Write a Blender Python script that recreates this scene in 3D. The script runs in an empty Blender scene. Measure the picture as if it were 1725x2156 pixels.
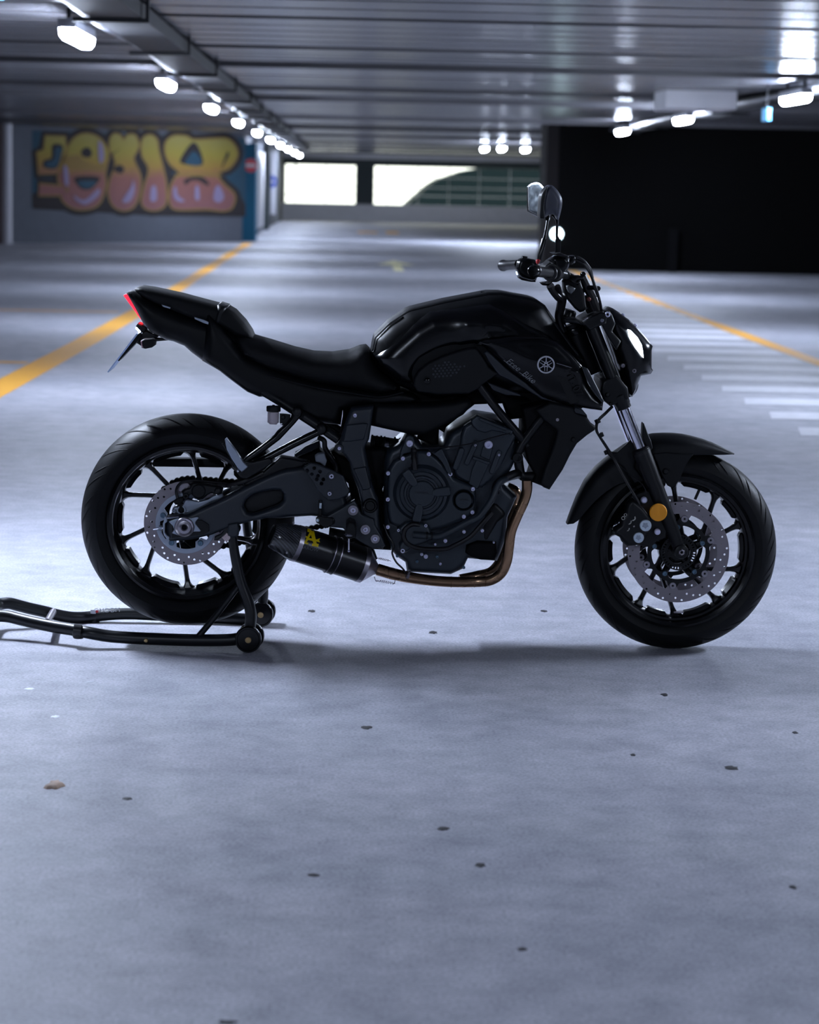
import bpy, bmesh, math, random
import numpy as np
from mathutils import Vector, Matrix
from mathutils.geometry import delaunay_2d_cdt
random.seed(7)
PI = math.pi
SC = bpy.context.scene
COL = SC.collection
# ------------------------------------------------------------------ camera
F = 5090.0                      # focal length in pixels of the 1725 x 2156 frame (85 mm on 36 mm height)
CAM_H = 1.3556
PITCH, YAW, ROLL = math.radians(7.72), math.radians(1.53), math.radians(1.2)
ROT = (Matrix.Rotation(-YAW, 3, 'Z') @ Matrix.Rotation(PI/2 - PITCH, 3, 'X') @ Matrix.Rotation(ROLL, 3, 'Z'))
cam_data = bpy.data.cameras.new('camera')
cam = bpy.data.objects.new('camera', cam_data)
COL.objects.link(cam)
cam.matrix_world = Matrix.Translation((0, 0, CAM_H)) @ ROT.to_4x4()
cam_data.sensor_fit = 'VERTICAL'
cam_data.sensor_height = 36.0
cam_data.sensor_width = 36.0 * 1725 / 2156
cam_data.lens = F / 2156 * 36.0
cam_data.clip_end = 400
cam_data.dof.use_dof = True
cam_data.dof.focus_distance = 6.95
cam_data.dof.aperture_fstop = 4.4
SC.camera = cam
# ------------------------------------------------------------------ world, view
wd = bpy.data.worlds.new('world'); SC.world = wd; wd.use_nodes = True
wbg = wd.node_tree.nodes['Background']
wbg.inputs[0].default_value = (0.95, 1.0, 0.9, 1)
wbg.inputs[1].default_value = 2.4
SC.view_settings.view_transform = 'Standard'
SC.view_settings.look = 'None'
SC.view_settings.gamma = 1.0
SC.view_settings.use_curve_mapping = False
SC.view_settings.exposure = 0.12
LAMP_E = 330.0                   # ceiling batten emission
LAMP_C = (0.70, 0.80, 1.0)

BY = 7.08                       # the motorcycle's centre plane
def ray(px, py):
    return ROT @ Vector(((px - 862.5) / F, (1078.0 - py) / F, -1.0))
def W(px, py, d=0.0):           # point of the place on the plane Y = BY + d
    r = ray(px, py); t = (BY + d) / r.y
    return Vector((r.x * t, BY + d, CAM_H + r.z * t))
def FL(px, py, z=0.0):          # point on the horizontal plane at height z
    r = ray(px, py); t = (z - CAM_H) / r.z
    return Vector((r.x * t, r.y * t, z))
# frames of the close-up views used for tracing: (x0, y0, scale)
VF = {'A': (220, 580, 4.3125), 'B': (150, 850, 3.45), 'C': (480, 820, 4.5395), 'D': (760, 840, 4.3125),
      'E': (740, 590, 3.0804), 'F': (1040, 370, 4.7917), 'G': (1160, 640, 4.3125), 'H': (1180, 900, 3.59375),
      'I': (0, 1080, 2.6953), 'R': (280, 980, 7.841), 'Q': (1280, 1020, 6.1607), 'J': (1100, 520, 8.625),
      'K': (1060, 640, 7.1875), 'L': (0, 0, 2.6953), 'M': (480, 1060, 5.0735), 'N': (0, 1240, 4.7917), 'P': (0, 0, 1)}
def U(v, pts):
    x0, y0, s = VF[v]
    return [(p[0] / s + x0, p[1] / s + y0) + tuple(p[2:]) for p in pts]
def WP(v, x, y, d=0.0):
    x0, y0, s = VF[v]
    return W(x / s + x0, y / s + y0, d)

# ------------------------------------------------------------------ materials
MATS = {}
def mat(name, col, rough=0.5, metal=0.0, coat=0.0, bump=0.0, bscale=60.0, var=0.0, emis=None, es=0.0, spec=0.5, trans=0.0):
    m = bpy.data.materials.new(name); m.use_nodes = True
    nt = m.node_tree; b = nt.nodes['Principled BSDF']
    b.inputs['Base Color'].default_value = (*col, 1)
    b.inputs['Roughness'].default_value = rough
    b.inputs['Metallic'].default_value = metal
    b.inputs['Coat Weight'].default_value = coat
    b.inputs['Coat Roughness'].default_value = 0.12
    b.inputs['Specular IOR Level'].default_value = spec
    b.inputs['Transmission Weight'].default_value = trans
    tc = nt.nodes.new('ShaderNodeTexCoord')
    n = nt.nodes.new('ShaderNodeTexNoise'); n.inputs['Scale'].default_value = bscale; n.inputs['Detail'].default_value = 4
    nt.links.new(tc.outputs['Object'], n.inputs['Vector'])
    mr = nt.nodes.new('ShaderNodeMapRange')
    mr.inputs['To Min'].default_value = max(0.02, rough - 0.06); mr.inputs['To Max'].default_value = min(1, rough + 0.06)
    nt.links.new(n.outputs['Fac'], mr.inputs['Value']); nt.links.new(mr.outputs[0], b.inputs['Roughness'])
    if bump:
        bp = nt.nodes.new('ShaderNodeBump'); bp.inputs['Strength'].default_value = bump; bp.inputs['Distance'].default_value = 0.002
        nt.links.new(n.outputs['Fac'], bp.inputs['Height']); nt.links.new(bp.outputs[0], b.inputs['Normal'])
    if var:
        mx = nt.nodes.new('ShaderNodeMix'); mx.data_type = 'RGBA'
        mx.inputs[6].default_value = (*[c * (1 - var) for c in col], 1); mx.inputs[7].default_value = (*[min(1, c * (1 + var)) for c in col], 1)
        nt.links.new(n.outputs['Fac'], mx.inputs[0]); nt.links.new(mx.outputs[2], b.inputs['Base Color'])
    if emis:
        b.inputs['Emission Color'].default_value = (*emis, 1); b.inputs['Emission Strength'].default_value = es
    MATS[name] = m
    return m
rubber = mat('tyre_rubber', (0.0045, 0.005, 0.006), 0.5, bump=0.15, bscale=300, spec=0.22)
blk = mat('satin_black_metal', (0.0045, 0.0053, 0.007), 0.38, spec=0.28)
gloss = mat('gloss_black_paint', (0.002, 0.0024, 0.0035), 0.22, coat=0.0, spec=0.35)
mattep = mat('matt_black_paint', (0.0025, 0.003, 0.004), 0.42, spec=0.2)
plast = mat('black_plastic', (0.0045, 0.0053, 0.007), 0.5, bump=0.2, bscale=500, spec=0.22)
greyp = mat('dark_grey_plastic', (0.016, 0.02, 0.028), 0.42, spec=0.4)
vinyl = mat('black_seat_vinyl', (0.0035, 0.004, 0.005), 0.55, bump=0.35, bscale=700, spec=0.2)
engm = mat('dark_grey_engine_paint', (0.019, 0.027, 0.037), 0.38, metal=0.2, bump=0.1, bscale=400)
armm = mat('dark_grey_cast_aluminium', (0.013, 0.018, 0.026), 0.42, metal=0.1, bump=0.1, bscale=400)
steel = mat('brushed_steel', (0.34, 0.32, 0.36), 0.34, metal=1.0, bump=0.1, bscale=200)
discm = mat('brake_disc_steel', (0.26, 0.235, 0.265), 0.38, metal=0.6, bscale=40)
alu = mat('cast_aluminium', (0.34, 0.39, 0.48), 0.38, metal=0.5, bump=0.1, bscale=300)
chrome = mat('chrome', (0.72, 0.72, 0.85), 0.16, metal=1.0)
boltm = mat('zinc_bolt', (0.75, 0.74, 0.95), 0.3, metal=0.4)
embm = mat('polished_emblem', (0.8, 0.8, 0.88), 0.25, metal=0.5)
shellm = mat('satin_grey_mirror_shell', (0.05, 0.053, 0.075), 0.4)
bolth = mat('blued_bolt', (0.12, 0.2, 0.28), 0.35, metal=0.7)
zinc = mat('white_zinc_screw', (0.62, 0.72, 0.82), 0.35, metal=0.5)
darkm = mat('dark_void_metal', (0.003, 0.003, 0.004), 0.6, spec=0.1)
bronze = mat('heat_tinted_titanium', (0.36, 0.225, 0.14), 0.27, metal=1.0, bscale=12, var=0.18)
amber = mat('amber_reflector', (0.95, 0.36, 0.005), 0.35, emis=(1, 0.36, 0.0), es=0.0, bump=0.6, bscale=900)
redm = mat('red_tail_lens', (0.8, 0.01, 0.02), 0.25, emis=(1.0, 0.02, 0.05), es=1.6)
redp = mat('red_plastic', (0.5, 0.01, 0.015), 0.4)
led = mat('daytime_light_lens', (0.8, 0.88, 1), 0.3, emis=(0.75, 0.86, 1.0), es=14.0)
platem = mat('number_plate_lamplit_blue', (0.5, 0.66, 1.0), 0.4, emis=(0.1, 0.3, 1.0), es=0.0)  # blue glow of the plate light put into the base colour
yellowd = mat('yellow_decal', (1.0, 0.78, 0.0), 0.45)
greyd = mat('grey_decal', (0.17, 0.18, 0.2), 0.45)
faintd = mat('faint_grey_decal', (0.009, 0.0095, 0.011), 0.5, spec=0.2)
whited = mat('white_decal', (0.75, 0.75, 0.8), 0.5)
resv = mat('translucent_brake_fluid_pot', (0.52, 0.46, 0.5), 0.4, var=0.1, trans=0.2)
mirrorg = mat('mirror_glass', (0.75, 0.85, 0.9), 0.05, metal=1.0)
brass = mat('brass', (0.5, 0.36, 0.18), 0.3, metal=1.0)
pinkz = mat('pink_zinc', (0.62, 0.5, 0.52), 0.35, metal=0.5)
cable = mat('cable_rubber', (0.005, 0.005, 0.007), 0.38, spec=0.35)

def carbon():
    m = mat('carbon_fibre', (0.03, 0.033, 0.04), 0.22, coat=0.6)
    nt = m.node_tree; b = nt.nodes['Principled BSDF']
    tc = nt.nodes.new('ShaderNodeTexCoord'); ck = nt.nodes.new('ShaderNodeTexWave')
    ck.inputs['Scale'].default_value = 60; ck.wave_type = 'BANDS'; ck.bands_direction = 'DIAGONAL'
    nt.links.new(tc.outputs['Object'], ck.inputs['Vector'])
    mx = nt.nodes.new('ShaderNodeMix'); mx.data_type = 'RGBA'
    mx.inputs[6].default_value = (0.006, 0.006, 0.008, 1); mx.inputs[7].default_value = (0.05, 0.055, 0.065, 1)
    nt.links.new(ck.outputs['Fac'], mx.inputs[0]); nt.links.new(mx.outputs[2], b.inputs['Base Color'])
    return m
carbonm = carbon()
def tyre_mat():                 # angled rain grooves on the crown, as bump
    m = rubber; nt = m.node_tree; b = nt.nodes['Principled BSDF']
    return m

# ------------------------------------------------------------------ mesh tools
def finish(me, sharp=35):
    me.shade_smooth()
    try: me.set_sharp_from_angle(angle=math.radians(sharp))
    except Exception: pass
def link(name, me, m, parent=None, loc=None, sharp=35):
    """me in world coordinates; with a parent it is stored relative to the parent's origin"""
    base = Vector((0, 0, 0))
    p = parent
    while p is not None:
        base += p.location; p = p.parent
    if parent is None and loc is not None: base = Vector(loc)
    me.transform(Matrix.Translation(-base))
    if m is not None and len(me.materials) == 0: me.materials.append(m)
    finish(me, sharp)
    o = bpy.data.objects.new(name, me); COL.objects.link(o)
    if parent is not None: o.parent = parent
    elif loc is not None: o.location = loc
    return o
def from_bm(bm, name='m'):
    bmesh.ops.recalc_face_normals(bm, faces=bm.faces)
    me = bpy.data.meshes.new(name); bm.to_mesh(me); bm.free(); return me
def thing(name, label, cat, loc, group=None):
    o = bpy.data.objects.new(name, None); COL.objects.link(o); o.location = loc
    o.empty_display_size = 0.05
    o['label'] = label; o['category'] = cat
    if group: o['group'] = group
    return o
def tag(o, label, cat, group=None):
    o['label'] = label; o['category'] = cat
    if group: o['group'] = group
    return o
def struct(o): o['kind'] = 'structure'; return o

def box_bm(bm, x0, x1, y0, y1, z0, z1, bev=0.0):
    vs = [bm.verts.new((x, y, z)) for z in (z0, z1) for y in (y0, y1) for x in (x0, x1)]
    fs = [(0, 1, 3, 2), (4, 6, 7, 5), (0, 4, 5, 1), (2, 3, 7, 6), (0, 2, 6, 4), (1, 5, 7, 3)]
    faces = [bm.faces.new([vs[i] for i in f]) for f in fs]
    if bev:
        es = list({e for f in faces for e in f.edges})
        bmesh.ops.bevel(bm, geom=es, offset=bev, segments=2, affect='EDGES', profile=0.7)
def box(name, x0, x1, y0, y1, z0, z1, m, parent=None, bev=0.0, loc=None):
    bm = bmesh.new(); box_bm(bm, x0, x1, y0, y1, z0, z1, bev)
    return link(name, from_bm(bm), m, parent, loc)

def catmull(pts, n=6, closed=False):
    P = [Vector(p) for p in pts]; out = []; L = len(P)
    rng = range(L) if closed else range(L - 1)
    for i in rng:
        p1, p2 = P[i], P[(i + 1) % L]
        p0 = P[(i - 1) % L] if (closed or i > 0) else p1 * 2 - p2
        p3 = P[(i + 2) % L] if (closed or i + 2 < L) else p2 * 2 - p1
        for k in range(n):
            t = k / n
            out.append(0.5 * ((2 * p1) + (p2 - p0) * t + (2 * p0 - 5 * p1 + 4 * p2 - p3) * t * t + (3 * p1 - p0 - 3 * p2 + p3) * t ** 3))
    if not closed: out.append(P[-1])
    return out
def tube_bm(bm, P, r, seg=14, cap=True, closed=False):
    n = len(P); R = [r] * n if not isinstance(r, (list, tuple)) else None
    if R is None:
        m = len(r); R = []
        for i in range(n):
            u = i / (n - 1) * (m - 1); a = min(int(u), m - 2); R.append(r[a] + (r[a + 1] - r[a]) * (u - a))
    T = []
    for i in range(n):
        a = P[(i - 1) % n] if (closed or i > 0) else P[i]; b = P[(i + 1) % n] if (closed or i < n - 1) else P[i]
        T.append((b - a).normalized())
    up = Vector((0, 1, 0)) if abs(T[0].y) < 0.9 else Vector((1, 0, 0))
    N = (up - T[0] * up.dot(T[0])).normalized(); rings = []
    for i in range(n):
        if i: N = (N - T[i] * N.dot(T[i])).normalized()
        B = T[i].cross(N)
        rings.append([bm.verts.new(P[i] + (N * math.cos(2 * PI * k / seg) + B * math.sin(2 * PI * k / seg)) * R[i]) for k in range(seg)])
    for i in range(n if closed else n - 1):
        a, b = rings[i], rings[(i + 1) % n]
        for k in range(seg): bm.faces.new((a[k], a[(k + 1) % seg], b[(k + 1) % seg], b[k]))
    if cap and not closed:
        bm.faces.new(rings[0][::-1]); bm.faces.new(rings[-1])
def tube(name, pts, r, m, parent=None, n=6, seg=14, closed=False, smooth=True, loc=None):
    P = catmull(pts, n, closed) if smooth and len(pts) > 2 else [Vector(p) for p in pts]
    bm = bmesh.new(); tube_bm(bm, P, r, seg, True, closed)
    return link(name, from_bm(bm), m, parent, loc)
def lathe_bm(bm, o, ax, prof, seg=48, a0=0.0, a1=2 * PI):
    ax = Vector(ax).normalized(); up = Vector((0, 0, 1)) if abs(ax.z) < 0.9 else Vector((1, 0, 0))
    N = (up - ax * up.dot(ax)).normalized(); B = ax.cross(N); o = Vector(o)
    full = abs(a1 - a0 - 2 * PI) < 1e-6; cnt = seg if full else seg + 1
    rings = []
    for r, h in prof:
        if r < 1e-6: rings.append([bm.verts.new(o + ax * h)]); continue
        rings.append([bm.verts.new(o + ax * h + (N * math.cos(a0 + (a1 - a0) * k / seg) + B * math.sin(a0 + (a1 - a0) * k / seg)) * r) for k in range(cnt)])
    for i in range(len(rings) - 1):
        a, b = rings[i], rings[i + 1]
        for k in range(seg):
            k2 = (k + 1) % cnt if full else k + 1
            if len(a) == 1 and len(b) == 1: continue
            if len(a) == 1: bm.faces.new((a[0], b[k2], b[k]))
            elif len(b) == 1: bm.faces.new((a[k], a[k2], b[0]))
            else: bm.faces.new((a[k], a[k2], b[k2], b[k]))
def lathe(name, o, ax, prof, m, parent=None, seg=48, sharp=35, loc=None):
    bm = bmesh.new(); lathe_bm(bm, o, ax, prof, seg)
    return link(name, from_bm(bm), m, parent, loc, sharp)

def pin(pts, poly):
    x, y = pts[:, 0], pts[:, 1]; res = np.zeros(len(pts), bool)
    P = np.asarray(poly); Q = np.roll(P, -1, 0)
    for (x1, y1), (x2, y2) in zip(P, Q):
        if y1 == y2: continue
        c = ((y1 > y) != (y2 > y)) & (x < (x2 - x1) * (y - y1) / (y2 - y1) + x1)
        res ^= c
    return res
def pdist(pts, poly):
    P = np.asarray(poly); Q = np.roll(P, -1, 0); best = np.full(len(pts), 1e9)
    for a, b in zip(P, Q):
        d = b - a; L = d @ d
        if L < 1e-14: continue
        t = np.clip(((pts - a) @ d) / L, 0, 1)
        best = np.minimum(best, np.hypot(*(pts - (a + t[:, None] * d)).T))
    return best
def densify(poly, s):
    out = []
    n = len(poly)
    for i in range(n):
        a, b = poly[i], poly[(i + 1) % n]; L = math.hypot(b[0] - a[0], b[1] - a[1]); k = max(1, int(math.ceil(L / s)))
        for j in range(k): out.append((a[0] + (b[0] - a[0]) * j / k, a[1] + (b[1] - a[1]) * j / k))
    return out
def pillow_me(outline, d0, d1, rr=0.01, holes=(), res=None, sym=False, crown=0.0, fy=None, hole_round=True, rings=(0.12, 0.35, 0.65, 1.0)):
    """closed solid from an outline (x, z): front at Y = BY + d0, back at BY + d1, edges rounded by rr"""
    if res is None: res = max(0.008, rr * 0.6)
    es = min(res, max(rr * 0.8, 0.004))
    O = densify(outline, es); H = [densify(h, es) for h in holes]
    Oa = np.array(O)
    area = 0.5 * np.sum(Oa[:, 0] * np.roll(Oa[:, 1], -1) - np.roll(Oa[:, 0], -1) * Oa[:, 1])
    if area < 0: O = O[::-1]; Oa = Oa[::-1]
    Ha = [np.array(h) for h in H]
    def dist(p):
        b = pdist(p, Oa)
        if hole_round:
            for h in Ha: b = np.minimum(b, pdist(p, h))
        return b
    def inside(p):
        b = pin(p, Oa)
        for h in Ha: b &= ~pin(p, h)
        return b
    pts = []
    loops = [(Oa, 1)] + ([(h, 0) for h in Ha] if hole_round else [])
    for L, _ in loops:
        tg = np.roll(L, -1, 0) - np.roll(L, 1, 0); ln = np.hypot(*tg.T); ln[ln == 0] = 1; tg /= ln[:, None]
        nr = np.stack([-tg[:, 1], tg[:, 0]], 1)
        for k in rings:
            for sgn in (1, -1):
                q = L + nr * rr * k * sgn
                ok = inside(q)
                q = q[ok]
                if len(q): q = q[dist(q) > 0.93 * rr * k]
                pts.extend(map(tuple, q))
    mn, mxx = Oa.min(0), Oa.max(0)
    gx, gz = np.meshgrid(np.arange(mn[0], mxx[0], res), np.arange(mn[1], mxx[1], res * 0.866))
    gx = gx + (np.arange(gx.shape[0]) % 2)[:, None] * res * 0.5
    G = np.stack([gx.ravel(), gz.ravel()], 1)
    G = G[inside(G)] if len(G) else G
    if len(G): G = G[dist(G) > rr * 1.15 + 0.2 * es]
    pts.extend(map(tuple, G))
    n0 = len(O); verts = [Vector(p) for p in O]; edges = [(i, (i + 1) % n0) for i in range(n0)]
    for h in H:
        b = len(verts); verts += [Vector(p) for p in h]; edges += [(b + i, b + (i + 1) % len(h)) for i in range(len(h))]
    verts += [Vector(p) for p in pts]
    cv, ce, cf, *_ = delaunay_2d_cdt(verts, edges, [], 0, 1e-6)
    V = np.array([tuple(v) for v in cv])
    tri = [f for f in cf if len(f) == 3]
    C = np.array([V[list(f)].mean(0) for f in tri]); ok = inside(C); tri = [f for f, o in zip(tri, ok) if o]
    D = dist(V); u = np.clip(D / max(rr, 1e-6), 0, 1)
    drop = rr * (1 - np.sqrt(np.clip(1 - (1 - u) ** 2, 0, 1)))
    mxd = max(D.max(), 1e-6)
    yf = d0 + drop - crown * (1 - (1 - D / mxd) ** 2)
    if fy is not None: yf = yf + fy(V[:, 0], V[:, 1], D)
    used = sorted({i for f in tri for i in f}); mp = {v: i for i, v in enumerate(used)}
    bm = bmesh.new()
    fr = [bm.verts.new((V[i, 0], BY + yf[i], V[i, 1])) for i in used]
    if sym:
        dc = (d0 + d1) / 2; bk = [bm.verts.new((V[i, 0], BY + 2 * dc - yf[i], V[i, 1])) for i in used]
    else:
        bk = [bm.verts.new((V[i, 0], BY + d1, V[i, 1])) for i in used]
    from collections import Counter
    ec = Counter()
    for f in tri:
        a, b, c = (mp[i] for i in f)
        bm.faces.new((fr[a], fr[b], fr[c])); bm.faces.new((bk[c], bk[b], bk[a]))
        for e in ((a, b), (b, c), (c, a)): ec[e] += 1
    for (a, b) in list(ec):
        if ec.get((b, a), 0) == 0:
            try: bm.faces.new((fr[b], fr[a], bk[a], bk[b]))
            except ValueError: pass
    bmesh.ops.remove_doubles(bm, verts=bm.verts, dist=1e-6)
    return from_bm(bm)
def outl(v, pts, d, smooth=0):
    Q = [(p.x, p.z) for p in (W(a[0], a[1], d) for a in U(v, pts))]
    if smooth:
        Q = [(q.x, q.y) for q in catmull([Vector((a, b)) for a, b in Q], smooth, True)]
    return Q
def circ(v, x, y, r, d, n=20, ry=None):     # r in view units
    ry = ry or r
    return outl(v, [(x + r * math.cos(2 * PI * k / n), y + ry * math.sin(2 * PI * k / n)) for k in range(n)], d)
def plate(name, v, pts, d0, d1, m, parent, rr=0.006, holes=(), smooth=0, od=None, sharp=50, **kw):
    od = d0 if od is None else od
    me = pillow_me(outl(v, pts, od, smooth), d0, d1, rr, [h if isinstance(h[0], tuple) and len(h[0]) == 2 and isinstance(h, tuple) else h for h in holes], **kw)
    return link(name, me, m, parent, sharp=sharp)
def sym_body(name, v, pts, w, m, parent, rr=None, smooth=0, od=0.0, sharp=60, **kw):
    rr = rr or w
    me = pillow_me(outl(v, pts, od, smooth), -w, w, min(rr, w), sym=True, **kw)
    return link(name, me, m, parent, sharp=sharp)
PX = 7.08 / F                   # metres per photo pixel near the motorcycle
def bolt(v, x, y, d, r, m, parent, name='bolt', h=0.006, sock=True):
    """socket-head screw; r in view units"""
    s = VF[v][2]; R = r / s * PX * (BY + d) / BY; c = WP(v, x, y, d)
    if sock:
        prof = [(0, -0.3 * h), (R * 0.42, -0.3 * h), (R * 0.45, h), (R * 0.8, h), (R, h * 0.6), (R, -h)]
    else:
        prof = [(0, h), (R * 0.6, h * 0.85), (R * 0.95, h * 0.3), (R, -h)]
    return lathe(name, c, (0, -1, 0), prof, m, parent, seg=18)
def text(name, body, loc, size, m, parent, rotz=0.0, tilt=0.0, shear=0.0, ext=0.0006, mats=None, up=None, wide=1.0):
    cu = bpy.data.curves.new(name, 'FONT'); cu.body = body; cu.size = size; cu.shear = shear; cu.extrude = ext
    cu.align_x = 'CENTER'; cu.align_y = 'CENTER'
    tmp = bpy.data.objects.new('tmp', cu); COL.objects.link(tmp)
    dg = bpy.context.evaluated_depsgraph_get()
    me = bpy.data.meshes.new_from_object(tmp.evaluated_get(dg))
    bpy.data.objects.remove(tmp); bpy.data.curves.remove(cu)
    M = Matrix.Translation(loc) @ Matrix.Rotation(rotz, 4, 'Z') @ Matrix.Rotation(PI / 2, 4, 'X') @ Matrix.Rotation(tilt, 4, 'Z') @ Matrix.Diagonal((wide, 1, 1, 1))
    me.transform(M)
    return link(name, me, m, parent)
# ================================================================== THE GARAGE
def concrete_floor():
    m = bpy.data.materials.new('polished_concrete_floor'); m.use_nodes = True
    nt = m.node_tree; b = nt.nodes['Principled BSDF']; L = nt.links
    tc = nt.nodes.new('ShaderNodeTexCoord')
    def noise(sc, det=5, rough=0.55, sx=1, sy=1):
        mp = nt.nodes.new('ShaderNodeMapping'); mp.inputs['Scale'].default_value = (sx, sy, 1)
        L.new(tc.outputs['Object'], mp.inputs['Vector'])
        n = nt.nodes.new('ShaderNodeTexNoise'); n.inputs['Scale'].default_value = sc
        n.inputs['Detail'].default_value = det; n.inputs['Roughness'].default_value = rough
        L.new(mp.outputs[0], n.inputs['Vector']); return n
    n1 = noise(0.9, 6); n2 = noise(7, 8, 0.7); n3 = noise(130, 3)
    r1 = nt.nodes.new('ShaderNodeValToRGB')
    r1.color_ramp.elements[0].position = 0.3; r1.color_ramp.elements[0].color = (0.32, 0.335, 0.39, 1)
    r1.color_ramp.elements[1].position = 0.72; r1.color_ramp.elements[1].color = (0.46, 0.465, 0.52, 1)
    L.new(n1.outputs['Fac'], r1.inputs[0])
    r2 = nt.nodes.new('ShaderNodeValToRGB')
    r2.color_ramp.elements[0].position = 0.3; r2.color_ramp.elements[0].color = (0.66, 0.66, 0.68, 1)
    r2.color_ramp.elements[1].position = 0.62; r2.color_ramp.elements[1].color = (1.08, 1.06, 1.06, 1)
    L.new(n2.outputs['Fac'], r2.inputs[0])
    r3 = nt.nodes.new('ShaderNodeValToRGB')
    r3.color_ramp.elements[0].position = 0.2; r3.color_ramp.elements[0].color = (0.55, 0.55, 0.55, 1)
    r3.color_ramp.elements[1].position = 0.6; r3.color_ramp.elements[1].color = (1.1, 1.1, 1.1, 1)
    L.new(n3.outputs['Fac'], r3.inputs[0])
    def mul(a, c):
        x = nt.nodes.new('ShaderNodeMix'); x.data_type = 'RGBA'; x.blend_type = 'MULTIPLY'; x.inputs[0].default_value = 1
        L.new(a, x.inputs[6]); L.new(c, x.inputs[7]); return x.outputs[2]
    L.new(mul(mul(r1.outputs[0], r2.outputs[0]), r3.outputs[0]), b.inputs['Base Color'])
    mr = nt.nodes.new('ShaderNodeMapRange'); mr.inputs['To Min'].default_value = 0.5; mr.inputs['To Max'].default_value = 0.68
    L.new(n2.outputs['Fac'], mr.inputs['Value']); L.new(mr.outputs[0], b.inputs['Roughness'])
    bp = nt.nodes.new('ShaderNodeBump'); bp.inputs['Strength'].default_value = 0.25; bp.inputs['Distance'].default_value = 0.002
    L.new(n3.outputs['Fac'], bp.inputs['Height']); L.new(bp.outputs[0], b.inputs['Normal'])
    return m
def ceiling_mat():
    m = bpy.data.materials.new('painted_deck_ceiling'); m.use_nodes = True
    nt = m.node_tree; b = nt.nodes['Principled BSDF']; L = nt.links
    tc = nt.nodes.new('ShaderNodeTexCoord'); mp = nt.nodes.new('ShaderNodeMapping'); mp.inputs['Scale'].default_value = (0.12, 3.2, 1)
    L.new(tc.outputs['Object'], mp.inputs['Vector'])
    n = nt.nodes.new('ShaderNodeTexNoise'); n.inputs['Scale'].default_value = 2.0; n.inputs['Detail'].default_value = 7
    L.new(mp.outputs[0], n.inputs['Vector'])
    r = nt.nodes.new('ShaderNodeValToRGB')
    r.color_ramp.elements[0].position = 0.3; r.color_ramp.elements[0].color = (0.055, 0.055, 0.062, 1)
    r.color_ramp.elements[1].position = 0.7; r.color_ramp.elements[1].color = (0.15, 0.148, 0.165, 1)
    L.new(n.outputs['Fac'], r.inputs[0]); L.new(r.outputs[0], b.inputs['Base Color'])
    b.inputs['Roughness'].default_value = 0.27
    bp = nt.nodes.new('ShaderNodeBump'); bp.inputs['Strength'].default_value = 0.5; bp.inputs['Distance'].default_value = 0.01
    L.new(n.outputs['Fac'], bp.inputs['Height']); L.new(bp.outputs[0], b.inputs['Normal'])
    return m
M_floor = concrete_floor(); M_ceil = ceiling_mat()
M_wall = mat('rendered_concrete_wall', (0.085, 0.095, 0.12), 0.8, bump=0.2, bscale=6, var=0.15)
M_pale = mat('pale_concrete', (0.78, 0.78, 0.82), 0.8, bump=0.2, bscale=4, var=0.12)
M_dark = mat('black_painted_shutter', (0.0022, 0.0022, 0.0025), 0.85, spec=0.1)
M_post = mat('dark_green_steel', (0.03, 0.045, 0.05), 0.6)
M_white = mat('white_painted_metal', (0.6, 0.6, 0.66), 0.45)
M_greym = mat('galvanised_steel', (0.35, 0.36, 0.4), 0.35, metal=0.8)
M_darkm = mat('dark_cable_tray_metal', (0.01, 0.011, 0.014), 0.55, spec=0.25)
M_conduit = mat('pvc_conduit', (0.3, 0.31, 0.36), 0.25)
M_lamp = mat('lit_batten_diffuser', (0.8, 0.85, 0.9), 0.4, emis=LAMP_C, es=LAMP_E * 0.72)
M_lamp1 = mat('bright_batten_diffuser', (0.8, 0.85, 0.9), 0.4, emis=LAMP_C, es=LAMP_E * 1.3)
M_yel = mat('yellow_road_paint', (0.75, 0.36, 0.035), 0.6, var=0.2, bscale=30)
M_wpaint = mat('white_road_paint', (0.62, 0.62, 0.68), 0.6, var=0.2, bscale=12)
M_apaint = mat('worn_cream_road_paint', (0.95, 0.82, 0.5), 0.6, var=0.25, bscale=12)
M_blue = mat('turquoise_wall_paint', (0.0, 0.10, 0.19), 0.7, var=0.25, bscale=2)
M_build = mat('dark_slate_cladding', (0.003, 0.009, 0.012), 0.8, spec=0.1)
def brick():
    m = bpy.data.materials.new('brown_brick'); m.use_nodes = True
    nt = m.node_tree; b = nt.nodes['Principled BSDF']
    tc = nt.nodes.new('ShaderNodeTexCoord'); mp = nt.nodes.new('ShaderNodeMapping'); mp.inputs['Rotation'].default_value = (PI / 2, 0, 0)
    nt.links.new(tc.outputs['Object'], mp.inputs['Vector'])
    k = nt.nodes.new('ShaderNodeTexBrick'); k.inputs['Scale'].default_value = 4.5
    k.inputs['Color1'].default_value = (0.10, 0.07, 0.08, 1); k.inputs['Color2'].default_value = (0.14, 0.10, 0.11, 1); k.inputs['Mortar'].default_value = (0.2, 0.18, 0.19, 1)
    nt.links.new(mp.outputs[0], k.inputs['Vector']); nt.links.new(k.outputs['Color'], b.inputs['Base Color'])
    b.inputs['Roughness'].default_value = 0.85
    return m
M_brick = brick()

CZ = 2.40                        # ceiling height
XL, XR, YB_, YF = -17.0, 15.0, -6.0, 87.0
bm = bmesh.new(); vs = [bm.verts.new(p) for p in ((XL, YB_, 0), (XR, YB_, 0), (XR, YF + 0.3, 0), (XL, YF + 0.3, 0))]; bm.faces.new(vs)
struct(link('floor', from_bm(bm), M_floor))
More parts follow.
